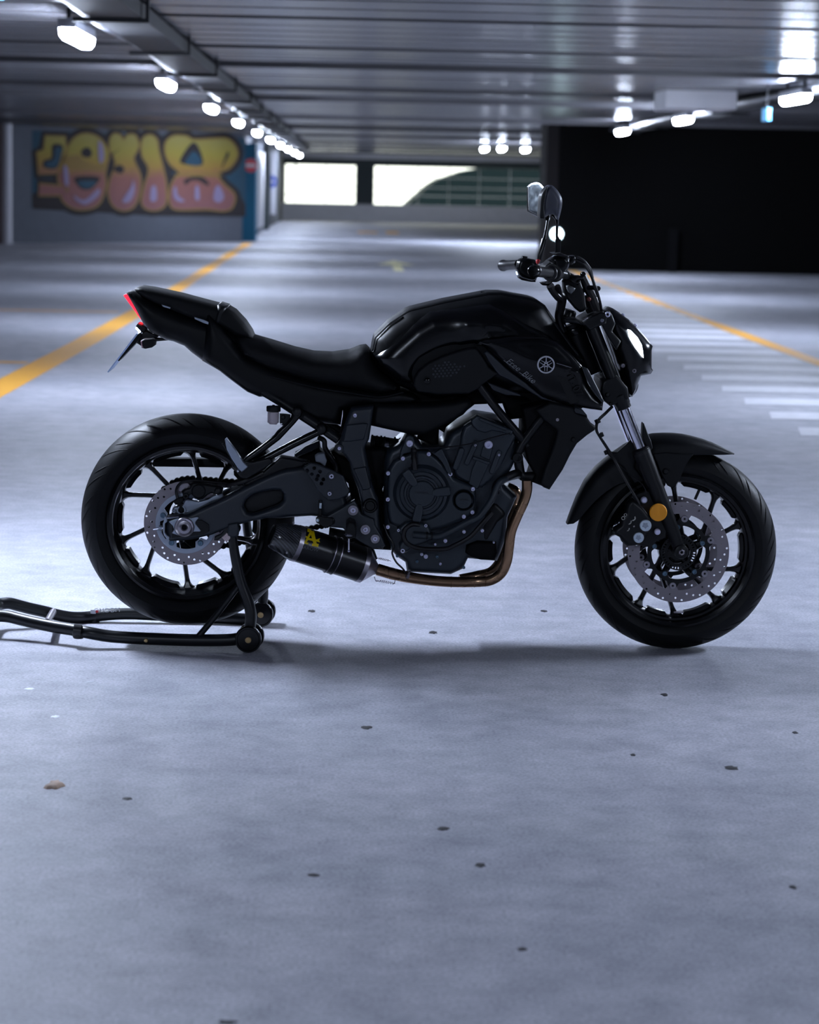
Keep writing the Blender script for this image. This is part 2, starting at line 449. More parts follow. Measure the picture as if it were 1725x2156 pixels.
# ceiling: panels that run across the aisle with joints, ribs and one deep gap
prof = []
y = YB_
joints = [-2.6, 1.0, 4.5, 8.0, 11.6, 15.4, 18.9, 22.0, 23.7, 27.4, 31.0, 34.8, 43.4, 47.2, 51, 55, 59, 63, 67, 71, 75, 79, 83]
pts = [(YB_, 0)]
for j in joints:
    tl = 0.035 * math.sin(j * 2.3)
    pts += [(j - 0.115, tl), (j - 0.11, 0.16), (j + 0.11, 0.16), (j + 0.115, -0.03)]
pts += [(38.9, 0.0), (38.91, -0.05), (39.15, -0.05), (39.16, 0.35), (39.75, 0.35), (39.76, -0.03), (39.95, -0.03), (39.96, 0)]
pts += [(YF + 0.3, 0)]
pts.sort(key=lambda p: p[0])
# shallow ribs inside every panel
full = []
for a, b_ in zip(pts, pts[1:]):
    full.append(a)
    if b_[0] - a[0] > 1.5 and abs(a[1] - b_[1]) < 0.2:
        n = int((b_[0] - a[0]) / 0.62); zz = lambda q: a[1] + (b_[1] - a[1]) * (q - a[0]) / (b_[0] - a[0])
        for k in range(1, n):
            yy = a[0] + (b_[0] - a[0]) * k / n
            full += [(yy - 0.05, zz(yy)), (yy - 0.03, zz(yy) + 0.025), (yy + 0.03, zz(yy) + 0.025), (yy + 0.05, zz(yy))]
full.append(pts[-1])
bm = bmesh.new()
A = [bm.verts.new((XL, y, CZ + z)) for y, z in full]; B = [bm.verts.new((XR, y, CZ + z)) for y, z in full]
for i in range(len(full) - 1): bm.faces.new((A[i], B[i], B[i + 1], A[i + 1]))
for f in bm.faces:
    if f.calc_center_median().z > CZ + 0.07: f.material_index = 1
me = bpy.data.meshes.new('c'); bm.to_mesh(me); bm.free()
me.materials.append(M_ceil); me.materials.append(mat('dark_joint_sealant', (0.008, 0.008, 0.01), 0.9, spec=0.1))
ceil = struct(link('ceiling', me, M_ceil, sharp=5))
struct(box('wall_left', XL - 0.2, XL, YB_, YF, 0, CZ, M_wall))
struct(box('wall_right', XR, XR + 0.2, YB_, YF, 0, CZ, M_wall))
struct(box('wall_back', XL, XR, YB_ - 0.2, YB_, 0, CZ, M_wall))
# far end: parapet, two daylight openings, header beams
struct(box('wall_far', XL, XR, YF, YF + 0.25, 0, 0.62, M_pale))
struct(box('trim_1', XL, XR, YF - 0.35, YF + 0.2, 2.20, CZ, M_pale))
struct(box('trim_2', XL, XR, YF - 0.1, YF + 0.25, 1.97, 2.20, M_post))
struct(box('wall_far_left', XL, -2.35, YF - 0.05, YF + 0.25, 0.62, 1.97, M_wall))
struct(box('wall_far_right', 6.9, XR, YF - 0.05, YF + 0.25, 0.62, 1.97, M_wall))
struct(box('column', 0.15, 0.82, YF - 0.1, YF + 0.2, 0.62, 1.97, M_post))
# dark block on the right and its brick corner
struct(box('wall_right_dark', 3.42, XR, 40.3, 40.7, 0, CZ, M_dark))
struct(box('trim_3', 3.22, 3.42, 40.3, 41.6, 0, CZ, mat('dark_brown_corner', (0.012, 0.01, 0.011), 0.8, spec=0.2)))
# angled graffiti wall, brick pier and downpipe on the left, then the wall beside the aisle
GA, GB = Vector((-6.95, 49.6, 0)), Vector((-2.42, 54.4, 0))
GD = (GB - GA).normalized(); GN = Vector((GD.y, -GD.x, 0))          # towards the camera
bm = bmesh.new()
q = [GA - GD * 0.0, GB, GB - GN * 0.3, GA - GN * 0.3]
lo = [bm.verts.new((p.x, p.y, 0)) for p in q]; hi = [bm.verts.new((p.x, p.y, CZ)) for p in q]
bm.faces.new(lo[::-1]); bm.faces.new(hi)
for i in range(4): bm.faces.new((lo[i], lo[(i + 1) % 4], hi[(i + 1) % 4], hi[i]))
struct(link('wall_graffiti', from_bm(bm), M_wall))
struct(box('wall_pier', XL, -7.0, 49.2, 49.6, 0, CZ, M_brick))
tag(tube('downpipe', [(-6.86, 48.9, 0.0), (-6.86, 48.9, CZ)], 0.085, M_white, smooth=False, seg=16, loc=(-6.86, 48.9, 0)),
    'white downpipe standing against the brick wall left of the graffiti', 'pipe')
struct(box('wall_aisle_left', -2.75, -2.45, 55.0, YF, 0, CZ, M_wall))
struct(box('trim_4', -2.5, -2.16, 55.2, 56.4, 0, 2.2, M_blue))
struct(box('trim_5', -2.45, -2.3, 68.5, 69.3, 0, CZ, M_post))
struct(box('trim_6', -2.45, -2.36, 62.0, 66.0, 0.15, 2.1, M_white))

# ---- signs on the left
def disc(name, c, r, m, parent, th=0.01, seg=32):
    return lathe(name, c, (0, -1, 0), [(0, th), (r, th), (r, 0), (0, 0)], m, parent, seg=seg)
M_sred = mat('traffic_sign_red', (0.6, 0.01, 0.03), 0.4); M_sblue = mat('traffic_sign_blue', (0.01, 0.05, 0.4), 0.4)
c = Vector((-2.27, 55.185, 1.70))
s = thing('no_entry_sign', 'round red no entry sign at the end of the graffiti wall', 'sign', c)
disc('sign_face', c, 0.15, M_sred, s)
box('white_bar', c.x - 0.11, c.x + 0.11, c.y - 0.022, c.y - 0.012, c.z - 0.032, c.z + 0.032, M_white, s)
c = Vector((-2.48, 75.0, 1.35))
s = thing('direction_sign_board', 'tall white board with a round blue arrow sign, by the far aisle wall', 'sign', c)
box('board', c.x - 0.16, c.x + 0.16, c.y, c.y + 0.04, 0.35, 2.25, M_white, s)
disc('blue_disc', c - Vector((0, 0.002, 0)), 0.2, M_sblue, s)
bm = bmesh.new()
for sg in (1, -1):
    v = [bm.verts.new((c.x + sg * a, c.y - 0.014, c.z + b_)) for a, b_ in ((0.0, 0.02), (0.07, 0.02), (0.07, 0.07), (0.15, 0), (0.07, -0.07), (0.07, -0.02), (0, -0.02))]
    bm.faces.new(v)
link('arrow', from_bm(bm), M_white, s)

# ---- ceiling battens
def make_lamp(loc, lab, grp='ceiling batten lamps'):
    x, y, z = loc
    t = thing('batten_lamp', lab, 'ceiling lamp', loc, grp)
    box('lamp_housing', x - 0.055, x + 0.055, y - 0.58, y + 0.58, z + 0.05, z + 0.11, M_greym, t, bev=0.01)
    bm = bmesh.new(); P = [(-0.052, 0.05), (-0.048, 0.01), (-0.028, -0.015), (0.028, -0.015), (0.048, 0.01), (0.052, 0.05)]
    A = [bm.verts.new((x + a, y - 0.52, z + b_)) for a, b_ in P]; B = [bm.verts.new((x + a, y + 0.52, z + b_)) for a, b_ in P]
    for i in range(6): bm.faces.new((A[i], A[(i + 1) % 6], B[(i + 1) % 6], B[i]))
    bm.faces.new(A[::-1]); bm.faces.new(B)
    link('diffuser', from_bm(bm), M_lamp, t)
    for s_ in (-1, 1): box('hanger', x - 0.012, x + 0.012, y + s_ * 0.45 - 0.012, y + s_ * 0.45 + 0.012, z + 0.11, CZ, M_darkm, t)
    return t
def dup(root, loc, lab, dim=None):
    r = root.copy(); COL.objects.link(r); r.location = loc; r['label'] = lab
    for ch in list(root.children):
        c_ = ch.copy(); COL.objects.link(c_); c_.parent = r
        if dim and c_.data.materials[0] == M_lamp:
            c_.data = c_.data.copy(); c_.data.materials[0] = dim
    return r
ordn = ['nearest in the frame', 'second', 'third', 'fourth', 'fifth', 'sixth', 'seventh', 'eighth and farthest']
LZ = 2.19
M_lamp2 = mat('dim_batten_diffuser', (0.8, 0.85, 0.9), 0.4, emis=LAMP_C, es=LAMP_E * 0.62)
first = make_lamp((-1.72, 8.1, LZ), 'ceiling batten lamp just above and behind the motorcycle, over the left lane line')
for y, l in ((73.2, 'last but one'), (80.4, 'very last')): dup(first, (-1.72, y, LZ), 'added far batten lamp that brightens the end wall, %s in the left row' % l)  # two added lamps that brighten the parapet of the end wall
for i, y in enumerate((15.35, 22.63, 29.9, 37.0, 44.4, 51.6, 58.8, 66.0)):
    dup(first, (-1.72, y, LZ), 'lit white batten lamp, %s in the row left of the aisle' % ordn[i])
dup(first, (4.12, 8.1, LZ), 'ceiling batten lamp above the right-hand bays, level with the motorcycle', M_lamp1)
dup(first, (-1.72, 0.9, LZ), 'ceiling batten lamp in front of the motorcycle, above the left edge of the open floor', M_lamp2)
dup(first, (4.12, 0.9, LZ), 'ceiling batten lamp in front of the motorcycle, above the right edge of the open floor', M_lamp2)
dup(first, (4.12, 15.4, LZ), 'ceiling batten lamp over the start of the striped crossing')
for i, y in enumerate((22.72, 30.4, 37.2)):
    dup(first, (4.12, y, LZ), 'lit white batten lamp, %s in the row before the black wall on the right' % ('nearest', 'middle', 'farthest')[i])
for x, y, l in ((4.1, 57.7, 'rightmost'), (3.5, 57.0, 'middle'), (3.15, 58.0, 'leftmost')):
    dup(first, (x, y, LZ), 'small distant batten lamp, %s of the three beside the right end of the daylight openings' % l)

for ch in first.children:
    if ch.data.materials[0] == M_lamp:
        ch.data = ch.data.copy(); ch.data.materials[0] = M_lamp1
# ---- cable trays above the two lamp rows
def tray(x0, y0, y1, lab):
    t = thing('cable_tray', lab, 'cable tray', (x0, y0, CZ - 0.15))
    bm = bmesh.new(); box_bm(bm, x0, x0 + 0.30, y0, y1, CZ - 0.13, CZ - 0.115); box_bm(bm, x0, x0 + 0.01, y0, y1, CZ - 0.115, CZ - 0.04); box_bm(bm, x0 + 0.29, x0 + 0.30, y0, y1, CZ - 0.115, CZ - 0.04)
    link('tray_channel', from_bm(bm), M_darkm, t)
    for k in range(2):
        pts = []; n = int((y1 - y0) / 2.4)
        for i in range(n + 1):
            yy = y0 + (y1 - y0) * i / n
            pts.append((x0 - 0.02 - 0.045 * k + 0.012 * math.sin(yy * 1.7 + k * 2), yy, CZ - 0.075 - 0.02 * abs(math.sin(yy * 0.65 + k))))
        tube('conduit', pts, 0.017, M_conduit, t, n=3, seg=8)
    y = y0 + 1.0
    while y < min(y1, 50):
        bm = bmesh.new(); box_bm(bm, x0 - 0.10, x0 + 0.32, y, y + 0.06, CZ - 0.155, CZ - 0.13); box_bm(bm, x0 + 0.32, x0 + 0.34, y, y + 0.06, CZ - 0.155, CZ)
        link('bracket', from_bm(bm), M_darkm, t); y += 3.6
    return t
tray(-1.52, 6, 72, 'dark cable tray with pale conduits running above the left row of lamps')
tray(4.31, 6, 40.2, 'dark cable tray with conduits running above the right row of lamps')
# boxed duct on the right, small blue exit light in the top left corner, low wall light on the black wall
t = box('duct_box', 3.28, 4.03, 25.6, 26.6, 2.20, CZ, M_pale, bev=0.02, loc=(3.85, 26.1, 2.2)); tag(t, 'pale grey boxed duct under the ceiling between lamps on the right', 'duct')
t = thing('emergency_light', 'small pale blue emergency light at the top left corner by the tray', 'emergency light', (-1.78, 12.0, 2.2))
box('lamp_housing', -1.87, -1.7, 11.9, 12.1, 2.24, 2.34, M_greym, t, bev=0.008)
box('diffuser', -1.86, -1.71, 11.91, 12.09, 2.205, 2.24, mat('blue_light_lens', (0.3, 0.7, 1), 0.4, emis=(0.25, 0.65, 1.0), es=2.5), t, bev=0.006)
t = thing('hanging_sign', 'small blue sign hanging below the nearest right-hand lamp', 'sign', (3.98, 23.4, 2.05))
box('sign_panel', 3.96, 4.0, 23.3, 23.6, 2.03, 2.15, mat('blue_sign_panel', (0.05, 0.3, 0.6), 0.4, emis=(0.1, 0.5, 1), es=0.5), t)
box('hanger', 3.975, 3.985, 23.44, 23.46, 2.15, CZ, M_darkm, t)
c = Vector((3.42, 40.28, 0.59))
t = thing('wall_light', 'small round glowing light low on the black wall, behind the mirror stems', 'wall light', c)
lathe('lens', c, (0, -1, 0), [(0, 0.05), (0.05, 0.045), (0.08, 0.02), (0.085, 0)], mat('cyan_white_lens', (0.8, 0.95, 1), 0.3, emis=(0.7, 0.95, 1), es=25), t, seg=20)
lathe('rim', c, (0, -1, 0), [(0.085, 0), (0.1, 0.03), (0.11, 0)], M_greym, t, seg=20)
t = box('utility_box', 5.27, 5.42, 40.1, 40.3, 0.0, 0.72, mat('faded_dark_post', (0.004, 0.004, 0.005), 0.8, spec=0.1), loc=(5.35, 40.2, 0)); tag(t, 'faint dark bollard post standing against the black wall', 'bollard')

# ---- outside: dark building with a sloping edge, and a railing in the openings
def wpt(px, py, Y):
    r = ray(px, py); k = Y / r.y
    return Vector((r.x * k, Y, CAM_H + r.z * k))
bm = bmesh.new(); Yb = 104
poly = [wpt(*p, Yb) for p in ((840, 450), (862, 428), (908, 388), (925, 378), (985, 358), (1060, 346), (1160, 340), (1160, 450))]
a = [bm.verts.new(p) for p in poly]; b_ = [bm.verts.new(p + Vector((0, 8, 0))) for p in poly]
bm.faces.new(a); bm.faces.new(b_[::-1])
for i in range(len(a)): bm.faces.new((a[i], a[(i + 1) % len(a)], b_[(i + 1) % len(a)], b_[i]))
o = link('neighbouring_building', from_bm(bm), M_build, loc=wpt(1000, 450, Yb)); tag(o, 'dark slate building with a sloping edge outside the right-hand opening', 'building')
t = thing('railing', 'thin steel railing across the daylight openings', 'railing', (2, YF + 0.6, 0.6))
for z in (0.95, 1.25, 1.6): tube('rail', [(-2.3, YF + 0.6, z), (6.9, YF + 0.6, z)], 0.012, M_greym, t, smooth=False, seg=6)
for k in range(9): tube('post', [(-2.0 + k * 1.1, YF + 0.6, 0.3), (-2.0 + k * 1.1, YF + 0.6, 2.2)], 0.014, M_greym, t, smooth=False, seg=6)
tag(tube('drain_pipe', [(-1.98, YF - 0.15, 2.0), (-1.98, YF - 0.15, 0.98), (-2.02, YF - 0.15, 0.92), (-2.3, YF - 0.15, 0.9)], 0.035, M_post, smooth=False, seg=10, loc=(-2, YF - 0.15, 0.9)),
    'dark bent drain pipe in front of the left end of the daylight opening', 'pipe')

# ---- floor markings (thin paint films)
def paint(name, quads, m, lab, cat='floor marking', grp=None, z=0.002):
    bm = bmesh.new()
    for q in quads: bm.faces.new([bm.verts.new((x, y, z)) for x, y in q])
    c0 = Vector((*quads[0][0], 0))
    me = from_bm(bm)
    for p in me.polygons:
        pass
    o = link(name, me, m, loc=c0); tag(o, lab, cat, grp); return o
paint('yellow_line', [[(-2.42, 9), (-2.20, 9), (-2.08, 20), (-2.05, 29), (-2.14, 53.5), (-2.34, 53.5), (-2.25, 29), (-2.3, 20)]], M_yel, 'long yellow lane line on the floor left of and behind the motorcycle')
paint('yellow_line', [[(3.76, 9), (3.92, 9), (3.86, 20), (3.72, 39.8), (3.56, 39.8), (3.7, 20)]], M_yel, 'long yellow lane line on the floor right of the motorcycle')
for y, l in ((17.7, 'nearer'), (24.7, 'farther')):
    paint('bay_line', [[(-8, y), (-2.35, y), (-2.35, y + 0.16), (-8, y + 0.16)]], M_yel, 'faint yellow bay line running left from the lane line, %s one' % l, grp=None)
t = thing('pedestrian_crossing', 'pedestrian crossing of white stripes beside the right yellow line', 'floor marking', (2.6, 13.5, 0))
k = 0; y = 13.45
while y < 36:
    bm = bmesh.new(); bm.faces.new([bm.verts.new(p) for p in ((2.55, y, 0.003), (3.66, y - 0.02, 0.003), (3.66, y + 0.46, 0.003), (2.62, y + 0.48, 0.003))])
    link('stripe', from_bm(bm), M_wpaint, t); y += 0.97
ay = 39.5
paint('floor_arrow', [[(0.70, ay - 1.5), (0.86, ay - 1.5), (0.86, ay + 1.4), (1.1, ay + 1.4), (0.78, ay + 4.0), (0.46, ay + 1.4), (0.70, ay + 1.4)]], M_apaint, 'worn cream direction arrow on the floor in mid aisle')
paint('floor_lettering', [[(0.2, 67), (0.75, 67), (0.75, 69), (0.2, 69)]], M_yel, 'small faded yellow floor mark, left one far down the aisle')
paint('floor_lettering', [[(1.0, 66.5), (1.35, 66.5), (1.35, 70), (1.0, 70)]], M_yel, 'small faded yellow floor mark, right one far down the aisle')

# ---- graffiti on the angled wall
GO = GA + GN * 0.004
def gp(px, py, off):
    r = ray(px, py); p0 = GA + GN * off
    k = (p0 - Vector((0, 0, CAM_H))).dot(GN) / r.dot(GN)
    return Vector((0, 0, CAM_H)) + r * k
def gmat():
    m = bpy.data.materials.new('yellow_to_pink_spray'); m.use_nodes = True; nt = m.node_tree; b = nt.nodes['Principled BSDF']
    tc = nt.nodes.new('ShaderNodeTexCoord'); sp = nt.nodes.new('ShaderNodeSeparateXYZ'); nt.links.new(tc.outputs['Object'], sp.inputs[0])
    n = nt.nodes.new('ShaderNodeTexNoise'); n.inputs['Scale'].default_value = 3; nt.links.new(tc.outputs['Object'], n.inputs['Vector'])
    ad = nt.nodes.new('ShaderNodeMath'); ad.operation = 'MULTIPLY_ADD'; ad.inputs[1].default_value = 0.25
    nt.links.new(n.outputs['Fac'], ad.inputs[0]); nt.links.new(sp.outputs['Z'], ad.inputs[2])
    r = nt.nodes.new('ShaderNodeValToRGB'); e = r.color_ramp.elements
    e[0].position = 0.0; e[0].color = (0.200, 0.085, 0.095, 1); e[1].position = 1.0; e[1].color = (0.260, 0.230, 0.080, 1)
    x = e.new(0.42); x.color = (0.210, 0.080, 0.065, 1); x = e.new(0.56); x.color = (0.250, 0.150, 0.025, 1); x = e.new(0.72); x.color = (0.260, 0.210, 0.030, 1)
    mr = nt.nodes.new('ShaderNodeMapRange'); mr.inputs['From Min'].default_value = 0.1; mr.inputs['From Max'].default_value = 1.95
    nt.links.new(ad.outputs[0], mr.inputs['Value']); nt.links.new(mr.outputs[0], r.inputs[0]); nt.links.new(r.outputs[0], b.inputs['Base Color'])
    b.inputs['Roughness'].default_value = 0.8; return m
M_gf = gmat()
M_gout = mat('orange_yellow_spray', (0.21, 0.13, 0.03), 0.8); M_gblk = mat('brown_black_spray', (0.018, 0.014, 0.016), 0.85)
M_gblue = mat('turquoise_spray', (0.01, 0.05, 0.085), 0.8, var=0.3, bscale=3); M_ghi = mat('lilac_spray', (0.22, 0.18, 0.3), 0.8)
gbase = gp(300, 450, 0)
graf = thing('graffiti', 'large yellow and pink graffiti lettering sprayed on the grey wall at left', 'graffiti', gbase)
def gshape(name, pts, off, m, parent, smooth=4, inflate=0.0, par2=None):
    P = [Vector((a, b)) for a, b in pts]
    if smooth: P = catmull(P, smooth, True)
    if inflate:
        n = len(P); ar = sum(P[i].x * P[(i + 1) % n].y - P[(i + 1) % n].x * P[i].y for i in range(n)); sg = 1 if ar > 0 else -1
        Q = []
        for i in range(n):
            t_ = (P[(i + 1) % n] - P[i - 1]).normalized(); Q.append(P[i] + Vector((t_.y, -t_.x)) * inflate * sg)
        P = Q
    from mathutils.geometry import tessellate_polygon
    V3 = [gp(p.x / 2.6953, p.y / 2.6953, off) for p in P]
    tr = tessellate_polygon([[Vector((p.x, p.y, 0)) for p in P]])
    bm = bmesh.new(); vs = [bm.verts.new(v) for v in V3]
    for f in tr:
        try: bm.faces.new([vs[i] for i in f])
        except ValueError: pass
    me = bpy.data.meshes.new('g'); bm.to_mesh(me); bm.free()
    return link(name, me, m, parent)
gshape('background', [(182, 738), (1395, 785), (1395, 1225), (180, 1175)], 0.004, M_gblue, graf, 0)
gshape('shadow', [(180, 1100), (380, 1040), (900, 1120), (1300, 1090), (1330, 1060), (1395, 1160), (1395, 1230), (900, 1225), (185, 1185)], 0.007, M_gblk, graf, 0)
letters = [
 [(255, 768), (372, 772), (380, 850), (350, 905), (335, 985), (218, 990), (208, 862), (247, 850)],
 [(222, 1040), (380, 1055), (370, 1112), (218, 1112)],
 [(385, 830), (420, 780), (480, 755), (550, 770), (600, 820), (622, 880), (608, 940), (600, 990), (605, 1050), (575, 1145), (520, 1185), (430, 1190), (360, 1150), (345, 1100), (385, 1075), (335, 1045), (330, 980), (355, 920), (372, 880)],
 [(622, 790), (650, 755), (690, 768), (702, 790), (725, 762), (770, 765), (792, 820), (780, 860), (762, 905), (800, 1000), (795, 1100), (762, 1175), (700, 1198), (640, 1170), (612, 1100), (622, 1020), (652, 940), (640, 880), (622, 850)],
 [(806, 790), (850, 762), (893, 790), (905, 860), (930, 960), (948, 1060), (945, 1155), (900, 1193), (835, 1190), (802, 1150), (816, 1060), (842, 960), (803, 880)],
 [(940, 805), (985, 768), (1060, 770), (1100, 790), (1200, 785), (1290, 785), (1340, 830), (1350, 890), (1305, 955), (1240, 985), (1270, 1040), (1335, 1105), (1320, 1180), (1265, 1200), (1180, 1190), (1100, 1192), (1000, 1190), (963, 1160), (960, 1080), (990, 1010), (1020, 985), (962, 930), (935, 865)]]
for i, Lp in enumerate(letters):
    gshape('outline', Lp, 0.010 + i * 0.0006, M_gblk, graf, 5 if i > 1 else 0, inflate=30)
for i, Lp in enumerate(letters):
    gshape('letter_edge', Lp, 0.016, M_gout, graf, 5 if i > 1 else 0, inflate=3)
    gshape('letter', Lp, 0.020, M_gf, graf, 5 if i > 1 else 0, inflate=-7)
for Hp, m_ in (([(298, 822), (355, 825), (350, 880), (322, 955), (250, 950), (250, 910), (292, 895)], M_gblk), ([(312, 840), (352, 840), (345, 885), (318, 948), (262, 945), (262, 920), (305, 905)], M_gblue),
            ([(460, 860), (490, 835), (520, 855), (515, 890), (475, 890)], M_gblk), ([(425, 1005), (565, 1005), (530, 1062), (490, 1078), (450, 1062)], M_gblk), ([(445, 1028), (545, 1028), (525, 1058), (490, 1070), (458, 1058)], M_gblue),
            ([(645, 960), (675, 935), (705, 955), (690, 985), (660, 975)], M_gblk), ([(375, 890), (450, 880), (470, 905), (540, 935), (600, 930), (600, 965), (500, 965), (380, 950)], M_gout),
            ([(1090, 810), (1130, 840), (1150, 935), (1040, 930), (1025, 900)], M_gblk), ([(1100, 858), (1142, 905), (1132, 938), (1060, 932), (1058, 905)], M_gblue),
            ([(1045, 1025), (1090, 1003), (1150, 1005), (1190, 1045), (1170, 1050), (1130, 1025), (1085, 1025), (1055, 1048)], M_gblk),
            ([(1290, 860), (1255, 960), (1275, 925), (1300, 880)], M_gblk), ([(1010, 1000), (1240, 1000), (1235, 985), (1020, 985)], M_gout), ([(605, 900), (690, 840), (640, 870)], M_gblk)):
    gshape('letter_counter', Hp, 0.026 if m_ is M_gblk else 0.03, m_, graf, 3)
for Hp in ([(362, 940), (385, 960), (390, 1050), (368, 1040)], [(420, 1110), (480, 1135), (560, 1070), (560, 1110), (490, 1160), (435, 1140)], [(700, 1130), (745, 1060), (755, 1020), (765, 1080), (740, 1140), (700, 1150)],
           [(862, 1060), (885, 1060), (890, 1130), (868, 1145), (852, 1130)], [(985, 1070), (1000, 1060), (1010, 1110), (1050, 1140), (1015, 1145), (988, 1120)], [(1110, 1060), (1128, 1060), (1132, 1130), (1108, 1130)],
           [(1225, 1060), (1250, 1060), (1272, 1120), (1245, 1150), (1212, 1130)], [(560, 800), (585, 830), (590, 900), (570, 925), (560, 880)]):
    gshape('highlight', Hp, 0.034, M_ghi, graf, 4)

# ---- litter and gum marks on the floor
M_gum = mat('dark_gum', (0.02, 0.02, 0.025), 0.7); M_leaf = mat('dry_leaf', (0.42, 0.3, 0.23), 0.7, var=0.2, bscale=60); M_chip = mat('white_chip', (0.75, 0.8, 0.85), 0.5)
def blob(name, px, py, wpx, hpx, m, lab, cat, h=0.003, seed=0, grp=None):
    c = FL(px, py); rr_ = c.y / F; a = wpx * rr_; dz = FL(px, py - hpx).y - c.y
    rnd = random.Random(seed + int(px)); bm = bmesh.new(); n = 14
    top = bm.verts.new(c + Vector((0, 0, h))); ring = []; ring0 = []
    for k in range(n):
        f_ = 1 + rnd.uniform(-0.3, 0.3); x, y = math.cos(2 * PI * k / n) * a * f_, math.sin(2 * PI * k / n) * dz * f_
        ring.append(bm.verts.new(c + Vector((x * 0.8, y * 0.8, h * 0.8)))); ring0.append(bm.verts.new(c + Vector((x, y, 0.0004))))
    for k in range(n):
        bm.faces.new((top, ring[k], ring[(k + 1) % n])); bm.faces.new((ring[k], ring0[k], ring0[(k + 1) % n], ring[(k + 1) % n]))
    bm.faces.new(ring0[::-1])
    o = link(name, from_bm(bm), m, loc=c, sharp=80); tag(o, lab, cat, grp)
for px, py, w_, h_, l in ((773, 1532, 12, 4, 'just in front of the motorcycle, near the middle of the frame'), (1540, 1617, 17, 4, 'far right of the open floor, ragged and longest'), (934, 1745, 14, 4, 'middle of the open floor, oval'),
                          (1012, 1822, 12, 4.5, 'right of and below the oval one in mid floor'), (660, 1843, 13, 3.5, 'left of the middle of the open floor'), (912, 1332, 9, 3, 'under the gap between the wheels'),
                          (657, 1287, 8, 2.5, 'right of the stand rollers, under the silencer'), (1145, 1287, 8, 2.5, 'just left of the front tyre'), (1400, 1463, 8, 3, 'in front of the front tyre'), (1333, 1590, 6, 2.5, 'tiny, left of the ragged one at right'),
                          (268, 1682, 11, 3, 'right of the brown leaf'), (1100, 1999, 12, 4, 'lower right part of the floor'), (1670, 1868, 9, 4, 'near the right edge of the frame'), (1675, 1543, 6, 2.5, 'near the right edge, above the ragged one'),
                          (480, 2153, 22, 5, 'cut by the bottom edge of the frame')):
    blob('gum_mark', px, py, w_, h_, M_gum, 'dark gum mark, ' + l, 'gum mark', 0.002, 3)
blob('dry_leaf', 115, 1655, 19, 8, M_leaf, 'curled light brown dry leaf on the floor at left', 'leaf', 0.008, 9)
blob('paint_chip', 118, 1509, 11, 2.5, M_chip, 'white chip on the floor at left, the larger and lower', 'chip', 0.002, 5)
blob('paint_chip', 62, 1451, 10, 2, M_chip, 'white chip on the floor at far left, the upper one', 'chip', 0.002, 5)
blob('paint_chip', 190, 1436, 8, 2, mat('grey_chip', (0.4, 0.43, 0.48), 0.5), 'grey chip on the floor just below the stand shadow', 'chip', 0.002, 6)
# ================================================================== THE MOTORCYCLE
BR = W(905, 1100, 0); BR.z = 0
bike = thing('motorcycle', 'matt black naked motorcycle with a short silencer, raised on a black rear paddock stand', 'motorcycle', BR)
RC = W(396.2, 1093.4, 0); RR = 0.314
FC = W(1422.4, 1152, 0); RF = 0.3; FC.z = 0.2995

def arc_profile(R, hw, drop, bead_r):
    p = []
    for k in range(-9, 10):
        a = math.radians(k * 8.4)
        p.append((R - drop * (1 - math.cos(a)) / (1 - math.cos(math.radians(75.6))), hw * math.sin(a) / math.sin(math.radians(75.6))))
    L_ = [(bead_r, -hw * 0.72), (bead_r + 0.012, -hw * 0.86), (bead_r + 0.03, -hw * 0.965)]
    return L_ + p + [(r, -h) for r, h in L_[::-1]] + [(bead_r - 0.002, 0), (bead_r, -hw * 0.72)]
def tyre(c, R, hw, parent, bead, ph):
    bm = bmesh.new(); lathe_bm(bm, c, (0, 1, 0), arc_profile(R, hw, R * 0.165, bead), 120)
    o = link('tyre', from_bm(bm), rubber, parent, sharp=60)
    # rain grooves: thin sunken-looking strips along slanting curves on the shoulders
    bm = bmesh.new(); drop = R * 0.165; s75 = math.sin(math.radians(75.6)); c75 = 1 - math.cos(math.radians(75.6))
    for k in range(18):
        for sg in (-1, 1):
            a0 = 2 * PI * (k + (0.5 if sg > 0 else 0)) / 18 + ph
            for (off, q0, q1, sw) in ((0, 12, 66, 0.30), (0.13, 30, 60, 0.17)):
                ring = []
                for j in range(9):
                    t = j / 8; q = math.radians(q0 + (q1 - q0) * t); a = a0 + off - sw * t
                    wv = 0.0028 * math.sin(PI * min(1, t * 1.15 + 0.05)) + 0.0004
                    r = R - drop * (1 - math.cos(q)) / c75 + 0.0005; yy = sg * hw * math.sin(q) / s75
                    row = []
                    for e in (-1, 1):
                        aa = a + e * wv / R
                        row.append(bm.verts.new(c + Vector((math.cos(aa) * r, yy + e * wv * 0.6 * sg, math.sin(aa) * r))))
                    ring.append(row)
                for j in range(8): bm.faces.new((ring[j][0], ring[j][1], ring[j + 1][1], ring[j + 1][0]))
    g = link('tread_groove', from_bm(bm), darkm, parent)
    return o
